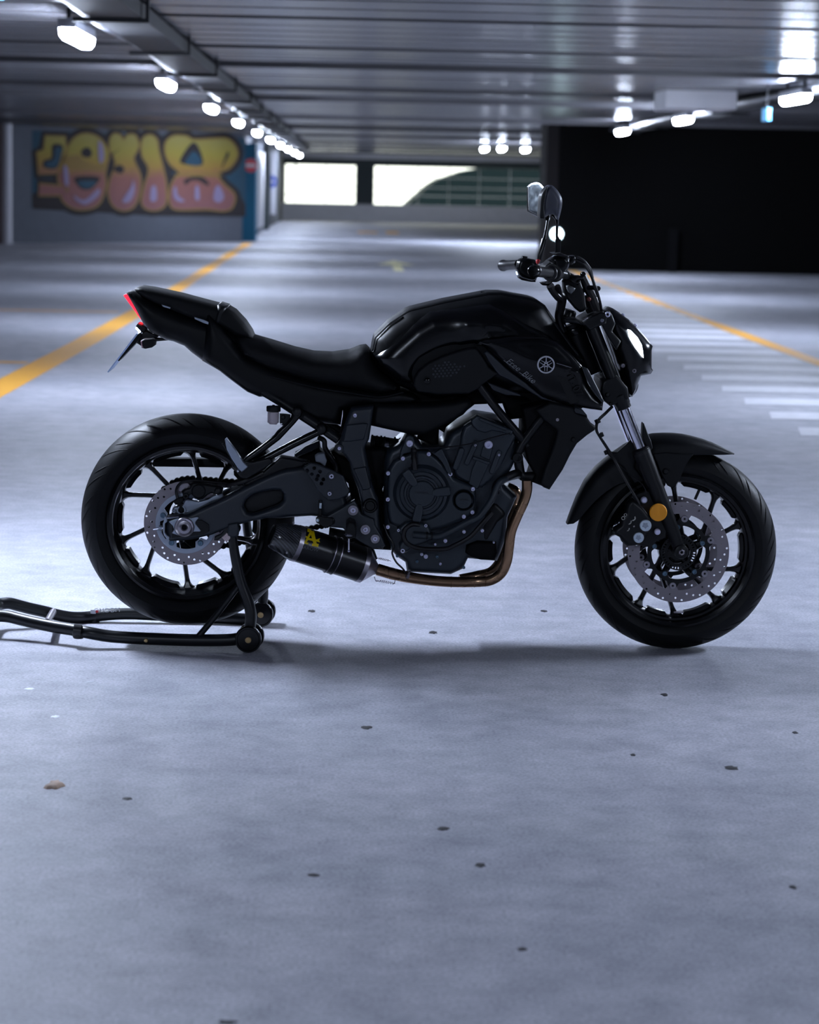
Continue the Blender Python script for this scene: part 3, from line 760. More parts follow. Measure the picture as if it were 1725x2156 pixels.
def rim(c, R, hw, hub_hw, parent, pairs, d1, d2, rsp):
    bm = bmesh.new(); k = R / 0.230
    P = [(R, -hw), (R + 0.003, -hw - 0.003), (R - 0.004, -hw - 0.006), (R - 0.013, -hw - 0.002), (R - 0.016, -hw + 0.016), (R - 0.022, -hw * 0.66), (R - 0.027, -hw * 0.3),
         (R - 0.027, hw * 0.3), (R - 0.022, hw * 0.66), (R - 0.016, hw - 0.016), (R - 0.013, hw + 0.002), (R - 0.004, hw + 0.006), (R + 0.003, hw + 0.003), (R, hw), (R - 0.015, 0), (R, -hw)]
    lathe_bm(bm, c, (0, 1, 0), P, 120)
    # thickened segments between the spokes
    ri = R - 0.0335
    for i in range(5):
        for j, (pa, de) in enumerate(((pairs + 72 * i + 16.5, d1), (pairs + 72 * i - 16.5, d2))):
            f = math.radians(pa); g = math.radians(pa + de); Po = Vector((math.cos(f), 0, math.sin(f))) * rsp
            dr = Vector((math.cos(g), 0, math.sin(g))); n = Vector((-dr.z, 0, dr.x)); Ls = rsp - 0.042
            st = [(1.10, 0.030, 0.020), (1.03, 0.021, 0.02), (0.985, 0.0125, 0.018), (0.93, 0.0085, 0.015), (0.85, 0.0068, 0.013), (0.4, 0.0066, 0.014), (0, 0.009, 0.02)]
            rings = []
            for s_, w_, dp in st:
                q = c + Po - dr * Ls * (1 - s_)
                rings.append([bm.verts.new(q + n * w_ * a + Vector((0, dp * b_, 0))) for a, b_ in ((-1, -0.45), (-0.55, -1), (0.55, -1), (1, -0.45), (1, 0.45), (0.55, 1), (-0.55, 1), (-1, 0.45))])
            for a, b_ in zip(rings, rings[1:]):
                for m_ in range(8): bm.faces.new((a[m_], a[(m_ + 1) % 8], b_[(m_ + 1) % 8], b_[m_]))
            bm.faces.new(rings[0]); bm.faces.new(rings[-1][::-1])
        for ce, half in ((pairs + 72 * i, 9.5), (pairs + 72 * i + 36, 13)):
            a0, a1 = math.radians(ce - half), math.radians(ce + half); lo = []; n_ = 10
            for q in range(n_ + 1):
                a = a0 + (a1 - a0) * q / n_; dd = 0.0075 if 0 < q < n_ else 0.0
                lo.append([bm.verts.new(c + Vector((math.cos(a) * r_, y_, math.sin(a) * r_))) for r_, y_ in ((R - 0.022, -hw * 0.42), (ri + 0.004 - dd, -hw * 0.3), (ri + 0.004 - dd, hw * 0.3), (R - 0.022, hw * 0.42))])
            for A_, B_ in zip(lo, lo[1:]):
                for m_ in range(4): bm.faces.new((A_[m_], B_[m_], B_[(m_ + 1) % 4], A_[(m_ + 1) % 4]))
            bm.faces.new(lo[0]); bm.faces.new(lo[-1][::-1])
    hp = [(0, -hub_hw), (0.034, -hub_hw), (0.038, -hub_hw + 0.004), (0.04, -0.03), (0.052, -0.02), (0.052, 0.02), (0.04, 0.03), (0.038, hub_hw - 0.004), (0.034, hub_hw), (0, hub_hw)]
    lathe_bm(bm, c, (0, 1, 0), hp, 40)
    return link('wheel', from_bm(bm), gloss, parent, sharp=40)
wr = rim(RC, 0.229, 0.077, 0.075, bike, 71, 20, 8, 0.2)
wr['label'] = 'black ten-spoke rear wheel'
tyre(RC, RR, 0.092, wr, 0.228, 0.1)
wf = rim(FC, 0.226, 0.048, 0.05, bike, 38.5, 19, 7, 0.197)
wf['label'] = 'black ten-spoke front wheel'
tyre(FC, RF, 0.061, wf, 0.225, 0.35)
def brake_disc(c, R1, R0, d, parent, th=0.005, hr=0.0034, n=42, ph=0, name='brake_disc', scal=False):
    cx, cz = c.x, c.z
    C = lambda r, m_=96: [(cx + r * math.cos(2 * PI * k / m_), cz + r * math.sin(2 * PI * k / m_)) for k in range(m_)]
    holes = [C(R0, 72)]
    w_ = R1 - R0
    for k in range(n):
        a = 2 * PI * k / n + ph; r = R0 + w_ * (0.82, 0.35, 0.62)[k % 3] if w_ > 0.02 else R0 + w_ / 2
        holes.append([(cx + r * math.cos(a) + hr * math.cos(2 * PI * j / 8), cz + r * math.sin(a) + hr * math.sin(2 * PI * j / 8)) for j in range(8)])
    me = pillow_me(C(R1), d, d + th, 0.0006, holes, res=0.03, hole_round=False)
    return link(name, me, discm, parent)
# rear disc, carrier, hub parts
dr_ = brake_disc(RC, 0.1235, 0.088, -0.082, wr, ph=0.05, n=45)
cc = lambda c, r, m_=60: [(c.x + r * math.cos(2 * PI * k / m_), c.z + r * math.sin(2 * PI * k / m_)) for k in range(m_)]
ins = []
for k in range(120):
    a = 2 * PI * k / 120; dd = min(abs(((math.degrees(a) - (162 + 72 * j) + 180) % 360) - 180) for j in range(5)); r = 0.0765 - (0.016 if dd < 9 else (0.016 * max(0, (15 - dd) / 6)))
    ins.append((RC.x + r * math.cos(a), RC.z + r * math.sin(a)))
link('disc_carrier', pillow_me(cc(RC, 0.0895, 90), -0.0835, -0.078, 0.0012, [ins], res=0.03, hole_round=False), alu, wr)
for j in range(5):
    a = math.radians(128 + 72 * j) ; a = math.radians(162 - 34 + 72 * j)
    a = math.radians(162 + 72 * j)
    p = RC + Vector((0.0715 * math.cos(a), -0.085, 0.0715 * math.sin(a)))
    lathe('disc_bolt', p, (0, -1, 0), [(0, 0.001), (0.003, 0.001), (0.0035, 0.004), (0.007, 0.004), (0.0085, 0.001), (0.0085, -0.002)], bolth, wr, seg=16)
# sprocket and chain on the far side
bm = bmesh.new(); pts = []
for k in range(172):
    a = 2 * PI * k / 172; r = 0.108 + 0.004 * math.sin(k * PI / 2 * 1.0)
    pts.append((RC.x + r * math.cos(a), RC.z + r * math.sin(a)))
bm.free()
link('sprocket', pillow_me(pts, 0.088, 0.094, 0.001, [cc(RC, 0.062)] + [[(RC.x + 0.082 * math.cos(a) + 0.014 * math.cos(2 * PI * j / 12), RC.z + 0.082 * math.sin(a) + 0.014 * math.sin(2 * PI * j / 12)) for j in range(12)] for a in [2 * PI * q / 6 for q in range(6)]], res=0.03, hole_round=False), darkm, wr)
SP = W(768, 1062, 0.09); R1, R2 = 0.111, 0.038
P = []
dv = Vector((SP.x - RC.x, 0, SP.z - RC.z)); base = math.atan2(dv.z, dv.x); al = math.acos((R1 - R2) / dv.length)
c0 = Vector((RC.x, BY + 0.091, RC.z)); c1 = Vector((SP.x, BY + 0.091, SP.z))
for k in range(40):
    a = base + al + (2 * PI - 2 * al) * k / 39; P.append(c0 + Vector((math.cos(a), 0, math.sin(a))) * R1)
for k in range(12):
    a = base - al + 2 * al * k / 11; P.append(c1 + Vector((math.cos(a), 0, math.sin(a))) * R2)
P.append(P[0]); step = 0.0079; acc = 0; bm = bmesh.new(); i = 0
cum = [0]
for a, b_ in zip(P, P[1:]): cum.append(cum[-1] + (b_ - a).length)
n_l = int(cum[-1] / step)
for k in range(n_l):
    s_ = k * step
    while cum[i + 1] < s_: i += 1
    q = P[i].lerp(P[i + 1], (s_ - cum[i]) / max(1e-9, cum[i + 1] - cum[i])); r = 0.0085 if k % 2 == 0 else 0.0055
    lathe_bm(bm, q, (0, 1, 0), [(0, -0.009), (r, -0.009), (r, 0.009), (0, 0.009)], 10)
link('drive_chain', from_bm(bm), darkm, bike)
plate('chain_guard', 'B', [(562, 458), (600, 412), (660, 396), (900, 398), (1100, 400), (1300, 450), (1500, 470), (1500, 520), (1230, 478), (1180, 466), (800, 460)], 0.075, 0.115, plast, bike, rr=0.004)

# front discs
for sgn, d in ((-1, -0.072), (1, 0.066)):
    D_ = brake_disc(FC, 0.1495, 0.1145, d, wf, n=48, ph=0.1 if sgn < 0 else 0.22, th=0.0045)
    rg = []
    for k in range(180):
        a = 360 * k / 180; dd = min(abs(((a - (22 + 60 * j) + 180) % 360) - 180) for j in range(6))
        rg.append((FC.x + (0.092 + (0.012 if dd < 7 else 0.012 * max(0, (11 - dd) / 4))) * math.cos(math.radians(a)), FC.z + (0.092 + (0.012 if dd < 7 else 0.012 * max(0, (11 - dd) / 4))) * math.sin(math.radians(a))))
    inn = []
    for k in range(120):
        a = 360 * k / 120; dd = min(abs(((a - (22.5 + 72 * j) + 180) % 360) - 180) for j in range(5)); r = 0.080 - 0.016 * max(0, 1 - dd / 12)
        inn.append((FC.x + r * math.cos(math.radians(a)), FC.z + r * math.sin(math.radians(a))))
    link('disc_carrier', pillow_me(rg, d - 0.001, d + 0.005, 0.0012, [inn], res=0.03, hole_round=False), blk, wf)
    for j in range(6):
        a = math.radians(22 + 60 * j); cp = (FC.x + 0.1005 * math.cos(a), FC.z + 0.1005 * math.sin(a))
        p = Vector((cp[0], BY + d, cp[1]))
        lathe('bobbin', p, (0, -1, 0), [(0.0035, -0.004), (0.0035, 0.004), (0.0095, 0.004), (0.0105, 0.002), (0.0105, -0.006)], steel, wf, seg=18)
        n_ = Vector((math.cos(a), 0, math.sin(a))); t_ = Vector((-n_.z, 0, n_.x))
        q = [(0.098, -0.011), (0.117, -0.02), (0.117, 0.02), (0.098, 0.011)]
        link('disc_tab', pillow_me([((FC + n_ * r_ + t_ * w_).x, (FC + n_ * r_ + t_ * w_).z) for r_, w_ in q], d + 0.0005, d + 0.004, 0.0005, res=0.03), discm, wf)
    for j in range(5):
        a = math.radians(22.5 + 72 * j)
        lathe('disc_bolt', Vector((FC.x + 0.0745 * math.cos(a), BY + d - 0.001, FC.z + 0.0745 * math.sin(a))), (0, -1, 0), [(0, 0.002), (0.0035, 0.002), (0.004, 0.006), (0.0065, 0.006), (0.008, 0.003), (0.008, -0.002)], bolth, wf, seg=14)
# five hub arms that carry the front discs + sensor ring
for j in range(5):
    a = math.radians(22.5 + 72 * j); n_ = Vector((math.cos(a), 0, math.sin(a)))
    for s_ in (-1, 1):
        bm = bmesh.new(); tube_bm(bm, [FC + n_ * 0.03 + Vector((0, s_ * 0.045, 0)), FC + n_ * 0.076 + Vector((0, s_ * 0.062, 0))], [0.012, 0.009], 10)
        link('hub_arm', from_bm(bm), gloss, wf)
holes = [cc(FC, 0.034, 40)] + [[(FC.x + r_ * math.cos(a + e), FC.z + r_ * math.sin(a + e)) for r_, e in ((0.042, -0.04), (0.049, -0.04), (0.049, 0.04), (0.042, 0.04))] for a in [2 * PI * q / 36 for q in range(36)]]
link('sensor_ring', pillow_me(cc(FC, 0.053, 60), -0.078, -0.0765, 0.0005, holes, res=0.03, hole_round=False), blk, wf)
p = FC + Vector((0.068, 0.0, 0.185)); q = FC + Vector((0.052, -0.01, 0.150))
tube('valve_stem', [p, q], 0.0045, cable, wf, smooth=False, seg=10)
box('balance_weight', FC.x - 0.0, FC.x + 0.028, BY - 0.022, BY - 0.002, FC.z - 0.1905, FC.z - 0.186, steel, wf)

# ---------------------------------------------------------------- swingarm, rear axle, rear brake
SWP = [(349, 1096), (356, 1088), (372, 1085), (395, 1083), (420, 1071), (445, 1060), (469, 1049), (500, 1033), (527, 1019), (560, 1003), (585, 993), (602, 988), (622, 985), (640, 983), (690, 1000), (725, 1040), (735, 1075),
       (700, 1092), (680, 1089), (655, 1087), (621, 1089), (590, 1092), (561, 1092), (530, 1098), (501, 1106), (470, 1117), (445, 1127), (410, 1135), (385, 1139), (358, 1140), (350, 1132)]
hole = U('C', [(150, 1120), (175, 1060), (230, 1015), (320, 985), (430, 962), (500, 965), (532, 1000), (528, 1060), (480, 1105), (400, 1135), (320, 1165), (240, 1190), (185, 1180)])
hpoly = [(p.x, p.z) for p in (W(a, b_, -0.15) for a, b_ in hole)]
endh = [(362, 1100), (425, 1095), (440, 1105), (441, 1118), (428, 1126), (362, 1133)]
eh = [(p.x, p.z) for p in (W(a, b_, -0.15) for a, b_ in endh)]
sw = link('swingarm', pillow_me([(p.x, p.z) for p in (W(a, b_, -0.15) for a, b_ in SWP)], -0.155, -0.105, 0.014, [hpoly], res=0.012), armm, bike, sharp=60)
sw2 = link('swingarm', pillow_me([(p.x, p.z) for p in (W(a, b_, -0.15) for a, b_ in SWP)], 0.105, 0.15, 0.012, [hpoly], res=0.02), armm, bike, sharp=60)
link('recess_panel', pillow_me(hpoly, -0.118, -0.108, 0.003, res=0.02), blk, sw)
plate('adjuster_block', 'P', endh, -0.162, -0.15, blk, sw, rr=0.002)
plate('adjuster_plate', 'R', [(590, 930), (660, 905), (730, 880), (970, 870), (1075, 848), (1085, 870), (1030, 935), (1030, 965), (1120, 1080), (1110, 1092), (990, 1095), (950, 1140), (760, 1160), (640, 1120), (680, 1060), (660, 1000)], -0.169, -0.160, alu, sw, rr=0.002)
c = WP('R', 852, 1015, -0.165)
lathe('axle_nut', c, (0, -1, 0), [(0.0075, -0.005), (0.0075, 0.012), (0.0105, 0.015), (0.0135, 0.014), (0.0135, 0.010), (0.019, 0.009), (0.0235, 0.012), (0.0265, 0.013), (0.0285, 0.01), (0.0285, 0)], steel, sw, seg=40, sharp=25)
lathe('axle_hole', c, (0, -1, 0), [(0, 0.0125), (0.0078, 0.0125), (0.0078, 0.0)], darkm, sw, seg=20)
plate('adjuster_end', 'R', [(525, 855), (560, 862), (560, 880), (565, 930), (528, 960), (522, 1110), (560, 1160), (600, 1180), (598, 1222), (560, 1215), (515, 1160), (495, 1100), (492, 960), (515, 905)], -0.165, -0.135, alu, sw, rr=0.0015)
tube('adjuster_bolt', [WP('R', 335, 1055, -0.14), WP('R', 500, 1032, -0.14)], 0.0038, chrome, sw, smooth=False, seg=12)
lathe('lock_nut', WP('R', 480, 1034, -0.14), (-1, 0, 0.1), [(0, 0), (0.0075, 0), (0.0075, 0.009), (0, 0.009)], alu, sw, seg=6)
tube('adjuster_rail', [WP('R', 545, 868, -0.158), WP('R', 760, 850, -0.158)], 0.003, chrome, sw, smooth=False, seg=8)
plate('stand_lug', 'C', [(0, 1290), (95, 1275), (105, 1330), (100, 1400), (60, 1420), (0, 1400)], -0.165, -0.12, armm, sw, rr=0.006)
# rear caliper with bracket
br = plate('caliper_bracket', 'R', [(640, 740), (700, 680), (760, 690), (830, 640), (850, 580), (900, 560), (960, 570), (1080, 600), (1240, 560), (1330, 500), (1470, 460), (1490, 500), (1490, 545), (1300, 600), (1100, 720), (940, 790), (840, 810), (760, 790), (690, 800), (645, 780)], -0.105, -0.09, alu, bike, rr=0.004)
cal = plate('rear_caliper', 'R', [(800, 430), (850, 390), (930, 370), (960, 300), (1030, 270), (1100, 290), (1200, 310), (1330, 330), (1450, 360), (1480, 400), (1470, 470), (1400, 490), (1330, 470), (1290, 460), (1220, 500), (1160, 560), (1080, 570), (1010, 540), (960, 480), (930, 500), (890, 550), (830, 520)], -0.135, -0.09, blk, bike, rr=0.008)
lathe('piston_cap', WP('R', 1085, 425, -0.135), (0, -1, 0), [(0, 0.004), (0.017, 0.004), (0.021, 0)], plast, cal, seg=30)
bolt('R', 875, 505, -0.135, 52, blk, cal); bolt('R', 1395, 420, -0.135, 60, blk, cal, sock=False); bolt('R', 682, 755, -0.108, 34, alu, br)
plate('brake_pads', 'R', [(770, 290), (900, 280), (955, 340), (950, 380), (880, 400), (790, 440), (760, 420)], -0.10, -0.086, steel, cal, rr=0.002)
plate('speed_sensor', 'R', [(660, 600), (720, 545), (830, 520), (850, 570), (800, 630), (835, 700), (835, 780), (780, 790), (750, 740), (760, 650), (700, 650)], -0.118, -0.10, plast, br, rr=0.004)
lathe('sensor_ring', WP('R', 800, 735, -0.112), (0, -1, 0), [(0.009, 0.0), (0.009, 0.005), (0.0125, 0.005), (0.0125, 0)], alu, br, seg=24)
tube('brake_hose', [WP('R', 735, 540, -0.115), WP('R', 715, 420, -0.115), WP('R', 760, 320, -0.115), WP('R', 860, 262, -0.115), WP('R', 1100, 255, -0.115), WP('R', 1350, 285, -0.115), WP('R', 1600, 310, -0.115), WP('B', 1180, 580, -0.13), WP('C', 130, 870, -0.13), WP('C', 330, 790, -0.13), WP('C', 500, 690, -0.12), WP('C', 600, 660, -0.1), WP('C', 780, 690, -0.1)], 0.0042, cable, bike, seg=8)
tube('brake_hose', [WP('R', 1400, 330, -0.12), WP('R', 1600, 335, -0.125), WP('C', 0, 915, -0.13), WP('C', 150, 880, -0.14), WP('C', 340, 800, -0.14)], 0.006, cable, bike, seg=8)

# ---------------------------------------------------------------- silencer and exhaust
mp0, mp1 = WP('M', 1590, 703, -0.115), WP('M', 440, 330, -0.19)
ax = (mp1 - mp0).normalized()
sil = lathe('silencer', mp0, ax, [(0.0525, 0.05), (0.0525, 0.245)], mat('satin_black_titanium', (0.009, 0.009, 0.011), 0.3, metal=0.4), bike, seg=64)
lathe('end_cone', mp0, ax, [(0.016, 0.0), (0.018, 0.004), (0.05, 0.036), (0.0535, 0.039), (0.0535, 0.053), (0.052, 0.053)], steel, sil, seg=64)
lathe('clamp_band', mp0, ax, [(0.052, 0.246), (0.0538, 0.246), (0.0538, 0.259), (0.052, 0.259)], steel, sil, seg=64)
for h in (0.127, 0.146): lathe('strap_ring', mp0, ax, [(0.052, h), (0.0565, h + 0.0006), (0.0565, h + 0.0032), (0.052, h + 0.004)], steel, sil, seg=64)
lathe('strap', mp0, ax, [(0.052, 0.1315), (0.0552, 0.1315), (0.0552, 0.1455), (0.052, 0.1455)], blk, sil, seg=64)
lathe('end_cap', mp0, ax, [(0.0525, 0.259), (0.051, 0.275), (0.043, 0.31), (0.037, 0.327), (0.033, 0.331)], carbonm, sil, seg=64)
lathe('outlet', mp0, ax, [(0.034, 0.329), (0.031, 0.334), (0.028, 0.331), (0.027, 0.30), (0, 0.29)], blk, sil, seg=48)
for (x, y) in ((630, 527), (702, 207)): bolt('M', x, y, -0.235 if y > 300 else -0.17, 12, steel, sil, h=0.002)
def on_cyl(me, r, lift=0.0005):
    for v in me.vertices:       # slide onto the near side of the silencer along Y
        p = v.co; y0 = p.y
        A = Vector((p.x, 0, p.z)); o = mp0
        dd = A - Vector((o.x, 0, o.z)); yd = Vector((0, 1, 0))
        m0 = Vector((dd.x, -o.y, dd.z)); m_ = m0 - ax * m0.dot(ax); n_ = yd - ax * yd.dot(ax)
        a, b_, c_ = n_.dot(n_), 2 * m_.dot(n_), m_.dot(m_) - (r + lift) ** 2
        disc_ = b_ * b_ - 4 * a * c_
        if disc_ > 0: p.y = (-b_ - math.sqrt(disc_)) / (2 * a)
def decal(name, v, pts, m, parent, holes=(), d=-0.2, wrap=0.0525):
    hs = [outl(v, h, d) for h in holes]
    me = pillow_me(outl(v, pts, d), d, d + 0.001, 0.0002, hs, res=0.004, hole_round=False)
    on_cyl(me, wrap) if wrap else None
    return link(name, me, m, parent)
decal('letter_decal', 'M', [(850, 281), (918, 297), (950, 425), (971, 431), (966, 461), (897, 446), (901, 422), (914, 424), (906, 397), (859, 384), (842, 405), (862, 412), (856, 430), (803, 413), (808, 394), (822, 396), (872, 312), (848, 305)], yellowd, sil, [[(887, 335), (898, 372), (868, 364)]])
decal('arrow_decal', 'M', [(786, 341), (808, 320), (806, 333), (848, 347), (846, 362), (806, 350), (818, 364)], yellowd, sil)
decal('arrow_decal', 'M', [(904, 372), (950, 384), (986, 374), (975, 394), (986, 416), (962, 410), (940, 400), (905, 392)], yellowd, sil)
o = text('brand_lettering', 'ARROW', WP('M', 873, 473, -0.2), 0.0125, greyd, sil, tilt=0, ext=0.0003, wide=1.15)
me = o.data; inv = Matrix.Translation(-BR)
me.transform(Matrix.Translation(BR)); cpt = WP('M', 873, 473, -0.2)
me.transform(Matrix.Translation(cpt) @ Matrix.Rotation(math.radians(14), 4, 'Y') @ Matrix.Translation(-cpt)); on_cyl(me, 0.0525, 0.0008); me.transform(inv)

hdr = [(1510, 740, -0.14), (1508, 830, -0.14), (1480, 930, -0.14), (1420, 1060, -0.14), (1365, 1200, -0.14), (1345, 1330, -0.14), (1325, 1470, -0.14), (1275, 1580, -0.135), (1180, 1645, -0.13), (1050, 1660, -0.12), (850, 1662, -0.12), (650, 1650, -0.12), (450, 1622, -0.12), (300, 1590, -0.12), (150, 1548, -0.118)]
ex = tube('exhaust_pipe', [WP('D', *p) for p in hdr], [0.0155] * 12 + [0.0165, 0.0175, 0.0175], bronze, bike, seg=24)
tube('exhaust_pipe', [WP('D', *p) for p in [(1330, 800, 0.02), (1410, 850, 0.02), (1400, 960, 0.02), (1360, 1100, 0.0), (1300, 1400, -0.03), (1200, 1560, -0.06), (1050, 1610, -0.09), (900, 1640, -0.1)]], 0.0155, bronze, bike, seg=16)
for (x, y, d) in ((820, 1662, -0.12), (1030, 1661, -0.12), (1130, 1653, -0.128), (415, 1615, -0.12), (250, 1576, -0.12)):
    p = WP('D', x, y, d); tdir = Vector((1, 0, 0.02))
    lathe('weld_bead', p, tdir, [(0.0155, -0.001), (0.0170, -0.0005), (0.0170, 0.0005), (0.0155, 0.001)] if x > 420 else [(0.0175, -0.001), (0.0188, 0), (0.0175, 0.001)], bronze, ex, seg=24)
# springs
def spring(a, b_, r, turns, parent):
    d_ = (b_ - a); L_ = d_.length; d_.normalize(); up = Vector((0, 1, 0)); n_ = (up - d_ * up.dot(d_)).normalized(); q = d_.cross(n_); P = []
    for k in range(turns * 10 + 1):
        t = k / (turns * 10); e = 1 if 0.15 < t < 0.85 else 0.2
        P.append(a + d_ * L_ * t + (n_ * math.cos(2 * PI * turns * t) + q * math.sin(2 * PI * turns * t)) * r * e)
    bm = bmesh.new(); tube_bm(bm, P, 0.0008, 5); return link('spring', from_bm(bm), steel, parent)
spring(WP('C', 1420, 1825, -0.115), WP('C', 1600, 1855, -0.12), 0.0035, 10, ex)
spring(WP('C', 1560, 1640, -0.09), WP('C', 1420, 1610, -0.09), 0.003, 9, ex)
tube('spring_hook', [WP('C', 1400, 1790, -0.13), WP('C', 1415, 1830, -0.125), WP('C', 1440, 1830, -0.12)], 0.0012, steel, ex, seg=6)
tube('spring_hook', [WP('C', 1575, 1860, -0.12), WP('C', 1592, 1850, -0.125), WP('C', 1600, 1820, -0.13)], 0.0012, steel, ex, seg=6)
tube('sensor_cable', [WP('D', 420, 1600, -0.13), WP('D', 380, 1540, -0.14), WP('D', 320, 1480, -0.14), WP('D', 285, 1400, -0.14), WP('D', 300, 1330, -0.14), WP('D', 240, 1230, -0.14), WP('D', 205, 1140, -0.14)], 0.0028, cable, bike, seg=8)
lathe('oxygen_sensor', WP('D', 425, 1612, -0.135), (0.3, -0.3, 0.9), [(0.007, -0.004), (0.007, 0.006), (0.004, 0.008), (0.004, 0.018), (0, 0.02)], steel, ex, seg=6)
plate('silencer_bracket', 'C', [(970, 1320), (1150, 1360), (1260, 1440), (1380, 1520), (1400, 1540), (1430, 1620), (1400, 1640), (1200, 1560), (1020, 1500), (960, 1440)], -0.085, -0.07, plast, bike, rr=0.004)

# ---------------------------------------------------------------- engine
eng = plate('engine', 'D', [(215, 560), (240, 470), (330, 425), (395, 370), (440, 332), (490, 355), (560, 440), (700, 440), (760, 420), (800, 330), (830, 300), (1060, 170), (1250, 200), (1420, 300), (1440, 480), (1380, 620), (1300, 780), (1340, 820), (1420, 895), (1335, 1080),
        (1325, 1250), (1275, 1400), (1240, 1480), (975, 1455), (930, 1550), (820, 1600), (420, 1580), (405, 1490), (330, 1440), (270, 1370), (222, 1250), (200, 1000), (215, 870), (205, 760)], -0.115, 0.14, engm, bike, rr=0.02, res=0.02)
eng['label'] = 'dark grey twin-cylinder engine'
# lower crankcase / clutch side cover
cov = plate('crankcase_cover', 'D', [(245, 650), (300, 560), (385, 515), (500, 470), (610, 475), (700, 540), (800, 640), (850, 720), (1010, 790), (1045, 830), (1050, 900), (1040, 1040), (960, 1095), (780, 1170), (640, 1200), (560, 1220), (420, 1190), (330, 1160), (260, 1130), (235, 1000), (240, 800)], -0.155, -0.11, engm, eng, rr=0.012, res=0.012)
cc_ = WP('D', 552, 852, -0.155)
def ring_px(r): return r / 4.3125 * PX * 0.978
lathe('clutch_cover', cc_, (0, -1, 0), [(0, 0.031), (ring_px(112), 0.031), (ring_px(119), 0.028), (ring_px(122), 0.02), (ring_px(136), 0.02), (ring_px(143), 0.0265), (ring_px(160), 0.0265), (ring_px(168), 0.0165), (ring_px(195), 0.0165), (ring_px(206), 0.022), (ring_px(232), 0.018), (ring_px(252), 0.006), (ring_px(262), 0.0), (ring_px(262), -0.01)], engm, cov, seg=96, sharp=28)
for ang in (127, 7, 260):
    a = math.radians(ang); n_ = Vector((math.cos(a), 0, math.sin(a))); t_ = Vector((-n_.z, 0, n_.x)); q = []
    for r_, w_ in ((88, -22), (90, 22), (130, 40), (235, 44), (262, 38), (262, -38), (235, -44), (130, -40)):
        p = cc_ + n_ * ring_px(r_) + t_ * ring_px(w_); q.append((p.x, p.z))
    link('clutch_cover_tab', pillow_me(q, -0.1875, -0.16, 0.005, res=0.006), engm, cov, sharp=50)
text('cast_lettering', 'YAMAHA', WP('D', 552, 852, -0.1866), 0.0095, blk, cov, ext=0.0004, wide=1.0)
c2 = WP('D', 932, 918, -0.155)
lathe('oil_filler_cap', c2, (0, -1, 0), [(0, 0.012), (ring_px(72), 0.012), (ring_px(78), 0.009), (ring_px(80), 0.0), (ring_px(88), 0.0), (ring_px(96), 0.006), (ring_px(102), 0.0), (ring_px(102), -0.01)], engm, cov, seg=48, sharp=28)
text('cast_lettering', 'YAMAHA', WP('D', 932, 915, -0.1676), 0.0062, blk, cov, ext=0.0003)
# cylinder with cast ribs
cyl = plate('cylinder_block', 'D', [(835, 600), (900, 430), (910, 330), (940, 250), (1060, 175), (1200, 200), (1390, 300), (1420, 330), (1340, 470), (1280, 600), (1200, 720), (1100, 810), (1030, 790), (940, 750), (860, 700)], -0.14, -0.1, engm, eng, rr=0.01, res=0.012)
def pill(name, v, a, b_, r, d0, d1, m, parent, n=8, **k):
    dx, dy = b_[0] - a[0], b_[1] - a[1]; L_ = math.hypot(dx, dy); ang = math.atan2(dy, dx); P = []
    for q, s_ in ((b_, -1), (a, 1)):
        for i in range(n + 1):
            t = ang + (s_ * PI / 2) + PI * i / n * 1.0 if s_ < 0 else ang + PI / 2 + PI * i / n
            P.append((q[0] + r * math.cos(t), q[1] + r * math.sin(t)))
    return plate(name, v, P, d0, d1, m, parent, **k)
for a, b_, r in (((1045, 400), (965, 580), 24), ((1255, 490), (1190, 660), 24), ((915, 470), (860, 620), 26)):
    pill('cooling_rib', 'D', a, b_, r, -0.151, -0.135, engm, cyl, rr=0.004, res=0.01)
plate('cast_panel', 'D', [(1060, 530), (1170, 580), (1120, 690), (1060, 820), (980, 770), (1010, 640)], -0.149, -0.135, engm, cyl, rr=0.003, res=0.012)
plate('cast_panel', 'D', [(1110, 430), (1200, 440), (1170, 560), (1085, 520)], -0.147, -0.135, engm, cyl, rr=0.003, res=0.012)
plate('cast_panel', 'D', [(1020, 520), (1180, 575), (1160, 600), (1010, 545)], -0.153, -0.135, engm, cyl, rr=0.003, res=0.012)
plate('cam_cover', 'D', [(1000, 190), (1060, 150), (1110, 170), (1390, 290), (1370, 330), (1260, 300), (1190, 290), (1130, 310), (1060, 290), (1010, 240)], -0.15, -0.1, engm, eng, rr=0.006, res=0.012)
pill('cooling_rib', 'D', (1090, 185), (1310, 275), 14, -0.156, -0.14, engm, cyl, rr=0.003)
plate('engine_mount', 'D', [(700, 470), (740, 450), (760, 500), (790, 560), (830, 670), (812, 700), (780, 660), (740, 580), (700, 530), (660, 500)], -0.165, -0.14, engm, eng, rr=0.003)
plate('engine_mount', 'D', [(395, 390), (410, 345), (445, 330), (480, 350), (490, 400), (470, 440), (500, 480), (390, 500), (350, 560), (360, 480)], -0.16, -0.12, engm, eng, rr=0.004)
tube('clutch_cable', [WP('D', 530, 445, -0.16), WP('D', 800, 435, -0.165), WP('D', 1000, 405, -0.17), WP('D', 1200, 350, -0.17), WP('D', 1360, 310, -0.17)], 0.0022, cable, bike, seg=6)
tube('breather_hose', [WP('D', 480, 450, -0.165), WP('D', 482, 520, -0.175), WP('D', 488, 580, -0.18), WP('D', 490, 640, -0.178)], 0.008, cable, eng, seg=12)
for y in (470, 540, 600): lathe('hose_clip', WP('D', 484, y, -0.172), (0, 0, 1), [(0.0075, -0.003), (0.0095, -0.003), (0.0095, 0.003), (0.0075, 0.003)], blk, eng, seg=14)
